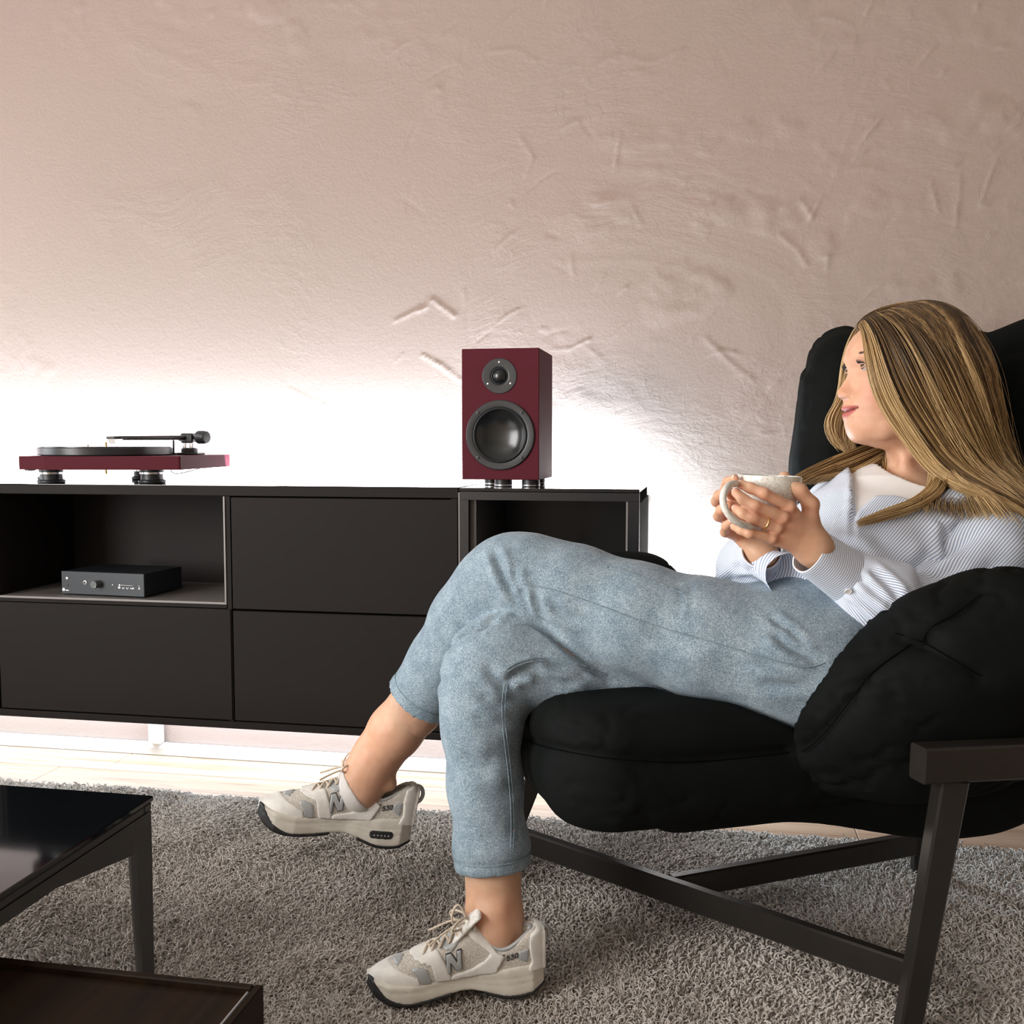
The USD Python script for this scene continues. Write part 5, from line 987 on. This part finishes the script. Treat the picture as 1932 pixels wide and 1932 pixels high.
lip = np.clip(1.35 - (np.where(y > mc, (y - mc) / (.0098 * np.sqrt(np.clip(1 - (aw / .0305) ** 2, .02, 1))), (mc - y) / (.0128 * np.sqrt(np.clip(1 - (aw / .0272) ** 2, .02, 1))))) ** 4 * 1.2, 0, 1) * (aw < .0303) * (x > .05) * isH * (1 - .0 * y)
line = np.exp(-((y - mc) / .0016) ** 2) * (aw < .031) * (x > .05) * isH
blush = np.exp(-((aw - .050) / .020) ** 2 - ((y + .022) / .024) ** 2) * (x > .0) * isH + .8 * np.exp(-(aw / .012) ** 2 - ((y + .020) / .010) ** 2) * (x > .08) * isH
vv = bm_.vertices
for c in [P(*r) for pts, _ in near_f for r in (pts[0], pts[1], pts[3])] + [P(*r) for pts, _ in far_f for r in (pts[1], pts[2], pts[3])] + PP(*near_t[0][1:]).tolist(): blush = blush + .8 * np.exp(-(np.linalg.norm(vv - np.asarray(c), axis=1) / .0095) ** 2)
part(wm, 'body', bm_, 'skin', True, prim={'lip': lip, 'line': line, 'blush': np.clip(blush, 0, 1)}, label='fair warm skin of the face, neck, hands and ankles')
for s in (-1, 1):
    ec = hp(.0615, .0225, s * .0315); e_ = part(wm, 'eye', relax(trimesh.creation.icosphere(3, .0118), 0).apply_translation(ec), 'eye_white', True)
    iris_n = unit(HX * .97 + HY * .02 - HW * s * .0 + .0); part(e_, 'iris', lathe([(0, .0006), (.0035, .0004), (.0066, -.0010), (.0066, -.003), (0, -.003)], 24, ec + iris_n * .0118, iris_n), 'eye_dark')
    lids = []
    for up in (1, -1):
        q = []
        for a in np.linspace(-1.0, 1.0, 14):
            d_ = unit(HX * math.cos(a) + HW * s * math.sin(a) * .9 + HY * (.32 * math.cos(a * 1.45) if up > 0 else -.30 * math.cos(a * 1.4))); q.append(ec + d_ * .0127)
        lids.append(tube(np.array(q), .0013, 6)); 
    part(wm, 'eyelid', cat(lids), 'skin_lid', True)
    la = []
    for a in np.linspace(-.85, .95, 22):
        d_ = unit(HX * math.cos(a) + HW * s * math.sin(a) * .9 + HY * .33 * math.cos(a * 1.45)); o = ec + d_ * .0130; la.append(np.array([o, o + d_ * .0045 + HY * .0008, o + d_ * .0075 + HY * .0040]))
    curves(wm, 'eyelashes', np.array(la), np.array([.0006, .0005, .0002]), 'lash')
    r_ = np.random.default_rng(3); br = []
    for k in range(190):
        t = r_.random(); ww = .007 + .036 * t; yy = .0355 + .0075 * math.sin(t * 2.2) - .001 * t + r_.normal(0, .0020) * (1 - .5 * t); xx_ = float(face_x(np.array([yy]), np.array([ww]))[0]) + .0003
        o = hp(xx_, yy, s * ww); br.append(np.array([o, o + HW * s * .0035 - HX * .0004 + HY * .0014, o + HW * s * .0065 - HX * .0016 + HY * (.0016 - .002 * t)]))
    curves(wm, 'eyebrow', np.array(br), np.array([.0008, .0007, .0003]), 'brow')
# nails and the ring
def nail(pts, r, nrm, name='fingernail'):
    q = PP(*pts); ax = unit(q[-1] - q[-2]); n = unit(np.asarray(nrm) - ax * (np.asarray(nrm) @ ax)); s = np.cross(ax, n); c = q[-1] + ax * r * .12 + n * r * .62
    m = trimesh.creation.icosphere(2, 1.0); v = m.vertices; m.vertices = c + v[:, :1] * ax * r * .72 + v[:, 1:2] * s * r * .60 + v[:, 2:] * n * r * .30; part(wm, name, m, 'nail', True)
nail(near_t[0], .0085, -CF * .55 + CU * .8 - CR * .2)
for (pts, r), nn in zip(near_f, (-CF * .4 + CU * .8 - CR * .3, -CF * .7 + CU * .5 - CR * .5, -CF * .8 + CU * .2 - CR * .5, -CF * .8 - CR * .5)): nail(pts, r * .8, nn)
for (pts, r), nn in zip(far_f, (-CR * .6 + CU * .7 - CF * .4, -CR + CU * .2 - CF * .3, -CR - CF * .3, -CR + CU * .3 - CF * .5)): nail(pts, r * .8, nn)
rp = PP((1467, 996, 1.377), (1421, 978, 1.366)); rc = rp[0] + (rp[1] - rp[0]) * .52; ra_ = unit(rp[1] - rp[0]); u_ = unit(np.cross(ra_, CZ)); w__ = np.cross(ra_, u_)
part(wm, 'ring', tube(np.array([rc + .0083 * (math.cos(t) * u_ + math.sin(t) * w__) for t in np.linspace(0, 2 * np.pi, 40, endpoint=False)]), .0010, 8, True), 'gold', label='thin gold ring on the ring finger')
# ------------------------------------------------------------------ mug
mg = thing('mug', 'speckled pale grey-green stoneware mug held between both hands', 'mug', mug_c - mug_ax * .034)
out_ = [(0, 0)] + [(r, z) for z, r in _mp] + [(.0440, .0672), (.0428, .0675), (.0416, .0665), (.0400, .045), (.0365, .025), (.028, .010), (.012, .0062), (0, .006)]
mm = lathe(out_, 96, mug_c - mug_ax * .034, mug_ax); part(mg, 'bowl', trimesh.Trimesh(mm.vertices + vnormals(mm) * (.0006 * fb(mm.vertices, 90, 2, 4))[:, None], mm.faces, process=False), 'stoneware', 50)
part(mg, 'coffee', lathe([(0, 0), (.0412, 0), (.0412, .001), (0, .001)], 48, mug_c + mug_ax * .018, mug_ax), 'coffee', label='dark coffee inside the mug')
hq = spline(PP((1400, 915, 1.408), (1382, 913, 1.378), (1368, 925, 1.355), (1364, 945, 1.345), (1374, 970, 1.345), (1395, 987, 1.352), (1418, 994, 1.370), (1432, 994, 1.398)), 40)
part(mg, 'handle', tube(hq, .0048, 12), 'stoneware', True)
# ------------------------------------------------------------------ striped shirt over a white T-shirt
def band(v, rows, wid, dep, m, lips=.5):
    s = stick(m, PP(*rows)); s = spline(s, 24) if len(s) > 2 else s
    d, t = line_dist(v, s); fade = np.clip(np.minimum(t, 1 - t) * 5 + .1, 0, 1)
    return fade * (-dep * np.exp(-(d / wid) ** 2) + lips * dep * np.exp(-((d - 2.1 * wid) / (1.2 * wid)) ** 2))
opening = sg.Polygon([(1597, 870), (1609, 905), (1612, 950), (1609, 990), (1628, 958), (1652, 934), (1690, 934), (1730, 946), (1775, 936), (1800, 912), (1812, 880), (1800, 840), (1600, 840)])
def pixel_of(p): q = p - EYE; d = q @ CF; return 966 + F_PX * (q @ CR) / d, 966 - F_PX * (q @ CU) / d, d
puff = [(P(1560, 1120, 1.545), (.075, .075, .060)), (P(1478, 1092, 1.60), (.062, .045, .050))]
upN, upNr = PP((1890, 992, 1.695), (1845, 1062, 1.62), (1785, 1150, 1.55), (1738, 1205, 1.505)), [.078, .076, .068, .060]
upF, upFr = PP((1585, 962, 1.90), (1520, 1045, 1.83), (1455, 1118, 1.745)), [.066, .064, .058]
def f_shirt0(p):
    d = smin(f_torso(p, .014), s_chain(p, PP((1440, 1062, 1.50), (1496, 1090, 1.452), (1540, 1146, 1.440), (1600, 1222, 1.438)), [.024, .030, .031, .028], .02), .03)
    for c, r in puff: d = smin(d, s_ell(p, c, r), .03)
    return d
def f_shirt(p):
    d = f_shirt0(p)
    d = smin(d, s_chain(p, upN[:2], [.080, .060], .03), .03); d = smin(d, s_chain(p, upF[:2], [.068, .05], .03), .03)
    x, y, z = pixel_of(p); cut = np.where(z < 1.86, -poly_sd(opening, x, y) * z / F_PX, -.05)
    d = smax(d, cut, .003)
    return np.maximum(d, -(d + .007)) if False else smax(d, (P(1735, 880, 1.80) - p) @ CU * -1.0 - .004, .004)
sb_ = box_of([(1400, 1240, 1.5), (1960, 860, 1.5), (1400, 1240, 2.0), (1990, 860, 2.0), (1700, 1000, 1.45)], .03)
shirt_m = relax(surface(f_shirt, *sb_, .0046), 3); v = shirt_m.vertices
d = .005 * fb(v, 8, 3, 51) + .003 * fb(v, 20, 2, 52)
for rows, w_, dp in [([(1795, 1000, 1.6), (1790, 1025, 1.6), (1798, 1050, 1.6)], .010, .012), ([(1800, 1010, 1.6), (1840, 985, 1.6), (1890, 975, 1.6)], .010, .010), ([(1640, 990, 1.6), (1690, 1040, 1.6), (1740, 1100, 1.6)], .016, .006),
                     ([(1620, 1040, 1.6), (1660, 1080, 1.6), (1700, 1100, 1.6)], .010, .007), ([(1760, 1040, 1.6), (1720, 1085, 1.6), (1690, 1110, 1.6)], .010, .008), ([(1550, 1010, 1.6), (1590, 1020, 1.6), (1640, 1040, 1.6)], .009, .006),
                     ([(1490, 1080, 1.5), (1530, 1125, 1.5), (1580, 1180, 1.5)], .010, .008), ([(1470, 1075, 1.5), (1500, 1085, 1.5), (1530, 1080, 1.5)], .008, .006), ([(1612, 905, 1.8), (1611, 950, 1.8), (1608, 1010, 1.8), (1600, 1060, 1.8)], .004, .004), ([(1840, 1020, 1.6), (1880, 1040, 1.6), (1925, 1040, 1.6)], .012, .006)]:
    d += band(v, rows, w_, dp, shirt_m)
shirt_m = displace(shirt_m, np.maximum(d, -.0075)); v = shirt_m.vertices
def around(v, a, b, ref):
    """Angle of points about the axis a-b times a mean radius: stripes that run along the axis."""
    w = unit(b - a); u = unit(np.asarray(ref) - w * (np.asarray(ref) @ w)); s = np.cross(w, u); q = v - a; return np.arctan2(q @ s, q @ u), q @ w
an, al = around(v, spine[0], spine[-1], -np.cross(LAT, unit(spine[-1] - spine[0])))
lat = (v - spine[2]) @ LAT; yoke = 0
st1 = an * .125 + .010 * fb(v, 5, 2, 60)
sh_ = part(wm, 'shirt', shirt_m, 'stripe', True, prim={'stripe': st1}, label='oversized white shirt with fine blue-grey stripes')
def sleeve(pts, rs, name, seed, cr=(), wrap=1.0, lab=None, hollow=None):
    def fn(p):
        d = s_chain(p, pts, rs, .03)
        if hollow is not None: d = np.maximum(d, (p - hollow[0]) @ hollow[1])
        return d
    m = relax(surface(fn, pts.min(0) - .1, pts.max(0) + .1, .0042), 3); v = m.vertices
    d = .006 * fb(v, 9, 3, seed) + .003 * fb(v, 22, 2, seed + 1)
    for rows, w_, dp in cr: d += band(v, rows, w_, dp, m)
    m = displace(m, d); v = m.vertices; dist, t = line_dist(v, spline(pts, 40)); cl = spline(pts, 200); k = cKDTree(cl).query(v)[1]; tg = np.gradient(cl, axis=0); tg /= np.linalg.norm(tg, axis=1, keepdims=True)
    q = v - cl[k]; ref = CU - tg[k] * (tg[k] @ CU)[:, None]; ref /= np.linalg.norm(ref, axis=1, keepdims=True); sd = np.cross(tg[k], ref); a = np.arctan2((q * sd).sum(1), (q * ref).sum(1))
    return part(sh_, name, m, 'stripe', True, prim={'stripe': a * np.mean(rs) * wrap + .006 * fb(v, 6, 2, seed + 3)}, label=lab)
fN = PP((1738, 1208, 1.505), (1700, 1172, 1.485), (1655, 1132, 1.462), (1615, 1100, 1.447)); 
sleeve(np.vstack([upN, fN[1:]]), upNr + [.064, .054, .041], 'sleeve', 70, [([(1640, 1075, 1.4), (1680, 1110, 1.4), (1700, 1135, 1.4)], .007, .009), ([(1600, 1110, 1.4), (1650, 1150, 1.4), (1690, 1180, 1.4)], .006, .007), ([(1590, 1130, 1.4), (1630, 1165, 1.4), (1660, 1200, 1.4)], .006, .006),
        ([(1620, 1090, 1.4), (1650, 1115, 1.4), (1690, 1150, 1.4)], .006, .007), ([(1740, 1110, 1.5), (1780, 1080, 1.5), (1830, 1060, 1.5)], .011, .010), ([(1730, 1090, 1.5), (1790, 1040, 1.5), (1850, 1000, 1.5)], .010, .008), ([(1770, 1120, 1.5), (1830, 1090, 1.5), (1900, 1060, 1.5)], .012, .007)], lab='near sleeve, bunched at the elbow')
fF = PP((1455, 1118, 1.745), (1420, 1098, 1.66), (1418, 1072, 1.585), (1432, 1050, 1.535))
sleeve(np.vstack([upF, fF[1:]]), upFr + [.054, .047, .040], 'sleeve', 80, [([(1370, 1090, 1.6), (1400, 1070, 1.6), (1440, 1060, 1.6)], .007, .008), ([(1360, 1110, 1.6), (1390, 1095, 1.6), (1430, 1090, 1.6)], .007, .007), ([(1390, 1040, 1.6), (1420, 1060, 1.6)], .007, .006)], lab='far sleeve below the hands')
def cuff(a, b, ra, rb, wid, name='cuff', squash=.85):
    w = unit(b - a); L = np.linalg.norm(b - a); u = unit(CU - w * (CU @ w)); s = np.cross(w, u); n, kk = 72, 14; rows = []
    prof = [(t, r0) for t, r0 in zip(np.linspace(0, 1, kk), np.linspace(ra, rb, kk))]; prof = [(.0, ra - .0035)] + prof + [(1.004, rb - .001), (.995, rb - .0035), (.5, (ra + rb) / 2 - .0035)]
    an_ = np.linspace(0, 2 * np.pi, n, endpoint=False); v, st = [], []
    for t, r in prof:
        wob = 1 + .025 * np.sin(an_ * 3 + t * 2) + .015 * np.sin(an_ * 5 - t * 3); v.append(a + w * L * t + r * wob[:, None] * (np.cos(an_)[:, None] * u + squash * np.sin(an_)[:, None] * s)); st.append(np.full(n, t * L))
    v = np.vstack(v); i = np.arange(len(prof) * n).reshape(-1, n); j = np.roll(i, -1, 1); f = np.stack([i[:-1], j[:-1], j[1:], i[1:]], -1).reshape(-1, 4); m = trimesh.Trimesh(v, np.vstack([f[:, [0, 1, 2]], f[:, [0, 2, 3]]]), process=False)
    return part(sh_, name, m, 'stripe', True, prim={'stripe': np.concatenate(st)}, label='buttoned cuff with stripes running round the wrist'), (a, w, L, u, s)
ca, cb2 = P(1618, 1100, 1.448), P(1527, 1040, 1.414)
cN, fr_ = cuff(ca, cb2, .0400, .0345, 0)
cF_, _ = cuff(P(1424, 1062, 1.565), P(1437, 1032, 1.492), .040, .036, 0)
def button(c, n, par):
    n = unit(n); part(par, 'button', cat(lathe([(0, 0), (.0048, 0), (.0052, .0008), (.0046, .0017), (.0030, .0011), (0, .0011)], 24, c, n)), 'button_white')
a_, w_2, L_, u_2, s_2 = fr_; toC = -CF - w_2 * (-CF @ w_2); toC = unit(toC - u_2 * .75)
button(ca + w_2 * L_ * .32 + toC * .0372, toC, cN)
sl_n = unit(-CF - CU * .4 - CR * .2); 
tm = relax(surface(lambda p: smax(smax(f_torso(p, .002), -(s_ell(p, P(1742, 888, 1.785), (.085, .15, .062))), .004), (p - P(1735, 872, 1.8)) @ CU, .004), *box_of([(1560, 1060, 1.6), (1860, 880, 1.6), (1560, 1060, 1.95), (1860, 880, 1.95)], .02), .0032), 3)
tm = largest(tm); part(wm, 't_shirt', displace(tm, .003 * fb(tm.vertices, 14, 2, 90)), 'white_cotton', True, label='white T-shirt showing at the open neck')
sheets = []
def sheet(inner, outer, name, mat_, par, off=0.0, thick=.0022, n=60, k=9, curl=.006, st_along=True, lab=None):
    a, b = spline(inner, n), spline(outer, n); t = np.linspace(0, 1, k); g = a[:, None] * (1 - t)[None, :, None] + b[:, None] * t[None, :, None]
    tn = np.gradient(g, axis=0); tt_ = np.gradient(g, axis=1); nn = np.cross(tn, tt_); nn /= np.linalg.norm(nn, axis=2, keepdims=True) + 1e-9
    g = g + nn * (curl * np.sin(np.pi * t))[None, :, None]; top, bot = g + nn * thick / 2, g - nn * thick / 2; v = np.vstack([top.reshape(-1, 3), bot.reshape(-1, 3)]); i = np.arange(n * k).reshape(n, k)
    q = np.stack([i[:-1, :-1], i[1:, :-1], i[1:, 1:], i[:-1, 1:]], -1).reshape(-1, 4); o = n * k; f = [q, q[:, ::-1] + o]
    rim = np.r_[i[:, 0], i[-1, 1:], i[-2::-1, -1], i[0, -2:0:-1]]; r2 = np.roll(rim, -1); f.append(np.stack([r2, rim, rim + o, r2 + o], -1)); f = np.vstack(f)
    arc_ = np.r_[0, np.cumsum(np.linalg.norm(np.diff(b, axis=0), axis=1))]; st = np.repeat(arc_[:, None], k, 1) if st_along else np.repeat((t * .045)[None], n, 0)
    sheets.append(trimesh.Trimesh(v, np.vstack([f[:, [0, 1, 2]], f[:, [0, 2, 3]]]), process=False))
    return part(par, name, sheets[-1], mat_, True, prim={'stripe': np.r_[st.ravel(), st.ravel()]}, label=lab)
sheet(PP((1648, 938, 1.700), (1690, 926, 1.695), (1745, 918, 1.690), (1795, 900, 1.700), (1830, 884, 1.755), (1822, 872, 1.84)), PP((1622, 990, 1.672), (1668, 972, 1.662), (1735, 962, 1.655), (1805, 945, 1.660), (1860, 912, 1.735), (1850, 892, 1.87)), 'collar', 'stripe', sh_, st_along=False, lab='near side of the open collar')
sheet(PP((1600, 962, 1.790), (1602, 930, 1.815), (1598, 900, 1.845), (1580, 886, 1.875), (1590, 880, 1.92)), PP((1568, 985, 1.770), (1556, 940, 1.795), (1545, 902, 1.835), (1540, 893, 1.875), (1560, 888, 1.94)), 'collar', 'stripe', sh_, st_along=False, lab='far side of the open collar')
sheet(PP((1598, 900, 1.80), (1603, 945, 1.765), (1600, 1000, 1.725), (1585, 1060, 1.675)), PP((1614, 905, 1.790), (1619, 950, 1.755), (1612, 1005, 1.718), (1594, 1062, 1.670)), 'placket', 'stripe', sh_, curl=.002, st_along=False)
body_over = cat(sheets)
# ------------------------------------------------------------------ long hair: strands combed along guide curves over a darker under-layer
hr = np.random.default_rng(77)
_cv = np.vstack([shirt_m.vertices, body_over.vertices]); _cn = np.vstack([vnormals(shirt_m), vnormals(body_over)]); _rel = _cv - EYE; _cd = _rel @ CF; _ok = (_cn * _rel).sum(1) < 0
_ct = cKDTree(np.stack([_rel @ CR / _cd, _rel @ CU / _cd], 1)[_ok]); _cdo = _cd[_ok]
def guide(rows, n=26, clear=.010):
    """A guide curve that keeps clear of the shirt where it passes in front of it."""
    q = spline(PP(*rows), n); r = q - EYE; d = r @ CF; uv = np.stack([r @ CR / d, r @ CU / d], 1); dist, k = _ct.query(uv, k=8)
    ds = np.where((dist < .006), _cdo[k], 9).min(1) - clear; near_side = d < 1.74; d2 = np.where(near_side, np.minimum(d, ds), d)
    w = np.array([.25, .5, .25])
    for _ in range(4): d2 = np.r_[d2[0], np.convolve(d2, w, 'valid'), d2[-1]]; d2 = np.where(near_side, np.minimum(d2, ds + .002), d2)
    return EYE + (uv[:, :1] * CR + uv[:, 1:] * CU + CF) * d2[:, None]
def comb(guides, count, jit_root=.004, spread=.006, wave=.003, depth=.012, tone0=.5, streak=1.0, cut=(.86, 1.0), dens=None, seed=0, lift=False, front=0, tend=1.5):
    """Strands interpolated between neighbouring guides; returns points (n, k, 3) and tone (n, k)."""
    G = np.array(guides); m, k = len(G), G.shape[1]; r = np.random.default_rng(seed + 500)
    u = r.random(count) * (m - 1) if m > 1 else np.zeros(count)
    clump = np.round(u * 11) / 11; u = u + (clump - u) * .75 * r.random(count)
    i = np.clip(u.astype(int), 0, max(m - 2, 0)); f = (u - i)[:, None, None]; f = f * f * (3 - 2 * f) * .3 + f * .7
    p = G[i] * (1 - f) + (G[np.minimum(i + 1, m - 1)]) * f; t = np.linspace(0, 1, k)
    off = r.normal(0, 1, (count, 3)); off /= np.linalg.norm(off, axis=1, keepdims=True); rad = spread * np.sqrt(r.random(count)); off = off - CF * np.abs(off @ CF)[:, None] * (tend > 1)
    p = p + off[:, None] * (rad[:, None] * (.35 + .65 * t ** .8))[:, :, None] + (off * jit_root)[:, None] * (1 - t)[None, :, None] * .6
    p = p + (r.random(count) ** 1.5 * depth)[:, None, None] * CF * np.sin(np.pi * np.clip(t * tend + .06, 0, 1))[None, :, None]
    ph = r.uniform(0, 6.28, count) + clump * 9; fr = r.uniform(5, 9, count); am = wave * r.uniform(.3, 1.0, count)
    w = (np.sin(fr[:, None] * t[None] + ph[:, None]) - np.sin(ph)[:, None]) * am[:, None] * t[None]
    p = p + w[:, :, None] * unit(CR + .3 * CU)
    cz_ = meshkit.noise(np.stack([clump * 31.7 + seed, np.zeros(count), np.zeros(count)], 1), 9) - .5; p = p + (cz_ * .016)[:, None, None] * CF * np.sin(np.pi * np.clip(t * tend, 0, 1))[None, :, None]
    ln = r.uniform(*cut, count); tt_ = t[None] * ln[:, None]; idx = tt_ * (k - 1); a = np.floor(idx).astype(int); a = np.clip(a, 0, k - 2); fr_ = (idx - a)[:, :, None]
    n_ = np.arange(count)[:, None]; p = p[n_, a] * (1 - fr_) + p[n_, a + 1] * fr_
    if lift:
        q = p.reshape(-1, 3); f0 = f_cap(q); ins = np.where(f0 < .0035)[0]; e = .002; gq = np.stack([f_cap(q[ins] + e * a) - f0[ins] for a in np.eye(3)], 1); gq /= np.linalg.norm(gq, axis=1, keepdims=True) + 1e-9; q[ins] += gq * (.0035 - f0[ins] + .0012 * r.random(len(ins)))[:, None]; p = q.reshape(p.shape)
    s = meshkit.noise(np.stack([clump * 7.3 + seed, np.zeros(count), np.zeros(count)], 1), 3) * .6 + meshkit.noise(np.stack([u * 40, np.full(count, 3.0), np.zeros(count)], 1), 5) * .4
    tone = np.clip(tone0 + front * np.exp(-(u / .5) ** 2)[:, None] + streak * (s - .5)[:, None] * (1 - .6 * (front > 0) * np.exp(-(u / .5) ** 2))[:, None] + .15 * r.normal(0, 1, count)[:, None] + (.46 * np.clip(tt_ / .5, 0, 1) - .32), 0, 1)
    return p, tone
KW = np.r_[np.full(18, 1.0), np.linspace(1, .35, 8)]
def add_hair(name, guides, count, width=.0011, **kw):
    p, tone = comb(guides, count, **kw); curves(hair, name, p, width * KW, 'hair', tone=tone)
near_g = [guide(g) for g in (
    [(1624, 613, 1.715), (1633, 640, 1.682), (1640, 682, 1.662), (1652, 732, 1.655), (1680, 788, 1.660), (1718, 842, 1.672), (1752, 884, 1.672), (1805, 920, 1.655), (1870, 942, 1.64), (1935, 970, 1.62)],
    [(1632, 606, 1.715), (1653, 640, 1.668), (1672, 695, 1.648), (1700, 760, 1.645), (1740, 822, 1.652), (1780, 872, 1.660), (1830, 908, 1.655), (1890, 938, 1.640), (1960, 990, 1.61)],
    [(1650, 597, 1.718), (1690, 632, 1.660), (1722, 690, 1.640), (1756, 760, 1.640), (1795, 828, 1.648), (1832, 878, 1.658), (1880, 915, 1.655), (1935, 965, 1.635)],
    [(1680, 586, 1.722), (1732, 618, 1.668), (1772, 675, 1.645), (1806, 745, 1.645), (1838, 812, 1.655), (1866, 868, 1.668), (1905, 912, 1.668), (1965, 960, 1.650)],
    [(1715, 577, 1.730), (1775, 604, 1.690), (1818, 660, 1.668), (1846, 730, 1.668), (1866, 802, 1.680), (1884, 858, 1.695), (1912, 902, 1.700), (1960, 935, 1.690)],
    [(1738, 573, 1.738), (1800, 594, 1.722), (1840, 648, 1.712), (1864, 722, 1.715), (1879, 800, 1.725), (1892, 852, 1.735), (1910, 892, 1.740), (1945, 920, 1.740)],
    [(1745, 572, 1.745), (1806, 594, 1.748), (1848, 648, 1.750), (1870, 722, 1.752), (1884, 800, 1.755), (1896, 850, 1.760), (1908, 885, 1.765), (1932, 915, 1.770)])]
hair = thing('hair_tmp', 'x', 'x') if False else None
hx_ = UsdGeom.Xform.Define(stage, wm.path + '/hair'); custom(wm.path + '/hair', label='long straight blonde hair with darker roots'); hair = T(wm.path + '/hair', wm.org)
def f_cap(p):
    cran = s_ell(p, hp(-.026, .042, 0), (.099, .076, .0735), np.array([HX, HY, HW]))
    vol = s_chain(p, PP((1745, 650, 1.735), (1790, 720, 1.735), (1812, 790, 1.735), (1830, 850, 1.745), (1850, 895, 1.745)), [.066, .062, .052, .044, .026], .04)
    nape = s_chain(p, PP((1770, 780, 1.74), (1790, 860, 1.745), (1815, 905, 1.735)), [.060, .042, .022], .03)
    x, y, w = hl(p); line = .052 + .25 * (y - .07) - .5 * np.clip(.04 - y, 0, .2) - .35 * np.clip(np.abs(w) - .03, 0, .1)
    return smax(smin(smin(cran, vol, .04), nape, .03), (x - line) * .8, .006)
cap_m = relax(surface(f_cap, *box_of([(1600, 560, 1.6), (1920, 960, 1.6), (1600, 560, 1.9), (1920, 960, 1.9)], .02), .005), 3)
part(hair, 'under_layer', displace(cap_m, .003 * fb(cap_m.vertices * [1, 1, .3], 60, 2, 3)), 'hair_under', True)
add_hair('strands', near_g, 11000, depth=.010, spread=.0055, wave=.004, tone0=.37, streak=1.6, seed=1, lift=True, front=.45)
add_hair('strands', [near_g[0] + .001, near_g[1]], 900, depth=.004, spread=.004, wave=.003, tone0=.72, streak=.8, seed=2, lift=True)
top_g = [guide(g, 26) for g in ([(1622, 612, 1.735), (1640, 596, 1.742), (1680, 581, 1.75), (1735, 573, 1.755), (1790, 585, 1.76)], [(1624, 610, 1.725), (1650, 600, 1.715), (1690, 600, 1.695), (1735, 640, 1.668), (1770, 690, 1.650)], [(1623, 612, 1.745), (1645, 598, 1.775), (1690, 590, 1.79), (1750, 590, 1.795), (1810, 620, 1.80)])]
add_hair('strands', top_g, 1800, depth=.004, spread=.006, wave=.002, tone0=.34, streak=.7, seed=3, lift=True)
add_hair('strands', [guide(g) for g in ([(1770, 850, 1.690), (1768, 890, 1.672), (1752, 922, 1.650), (1720, 946, 1.640), (1680, 962, 1.640), (1645, 976, 1.645), (1612, 992, 1.655)], [(1790, 860, 1.685), (1785, 900, 1.662), (1768, 934, 1.645), (1735, 955, 1.638), (1700, 968, 1.640), (1665, 978, 1.645), (1622, 988, 1.655)])], 1000, depth=.006, spread=.007, tone0=.60, streak=.7, cut=(.7, 1.0), seed=4)
add_hair('strands', [guide(g) for g in ([(1752, 840, 1.690), (1756, 880, 1.680), (1752, 915, 1.668), (1735, 945, 1.660), (1728, 965, 1.65)], [(1800, 860, 1.67), (1815, 905, 1.655), (1850, 925, 1.65), (1885, 955, 1.64), (1925, 1000, 1.615)])], 420, depth=.006, spread=.010, tone0=.62, streak=.7, seed=5)
far_g = [guide(g) for g in ([(1619, 618, 1.762), (1602, 655, 1.800), (1592, 705, 1.820), (1578, 760, 1.832), (1562, 792, 1.835), (1564, 818, 1.835), (1584, 845, 1.830)], [(1620, 616, 1.765), (1608, 660, 1.812), (1600, 715, 1.830), (1592, 770, 1.840), (1580, 805, 1.840), (1582, 830, 1.838), (1598, 850, 1.830)], [(1622, 612, 1.77), (1625, 660, 1.825), (1620, 730, 1.84), (1612, 790, 1.842), (1606, 830, 1.840), (1610, 855, 1.832), (1600, 872, 1.82)])]
add_hair('strands', far_g, 1300, depth=.01, spread=.006, tone0=.62, streak=.8, seed=6)
flow_g = [guide(g) for g in ([(1700, 815, 1.830), (1650, 838, 1.815), (1600, 856, 1.800), (1550, 878, 1.780), (1515, 896, 1.755), (1488, 914, 1.735)], [(1712, 830, 1.830), (1665, 848, 1.815), (1620, 868, 1.800), (1578, 884, 1.785), (1540, 897, 1.760), (1505, 912, 1.735)], [(1722, 845, 1.825), (1680, 856, 1.812), (1650, 880, 1.800), (1620, 896, 1.790), (1580, 900, 1.775), (1540, 910, 1.750)])]
add_hair('strands', flow_g, 2600, depth=.01, spread=.007, wave=.004, tone0=.52, streak=.9, cut=(.75, 1.0), seed=7)
add_hair('strands', [guide(g) for g in ([(1690, 838, 1.80), (1672, 856, 1.79), (1668, 885, 1.765), (1652, 906, 1.75), (1622, 916, 1.75)], [(1700, 842, 1.79), (1684, 868, 1.775), (1680, 892, 1.765), (1664, 908, 1.755), (1640, 912, 1.755)])], 420, depth=.005, spread=.005, tone0=.55, streak=.8, seed=8)
add_hair('strands', [near_g[2] - .012 * CF, near_g[4] + .01 * CR, near_g[6] + .012 * CR], 160, width=.0007, depth=.004, spread=.014, wave=.012, tone0=.6, seed=9)
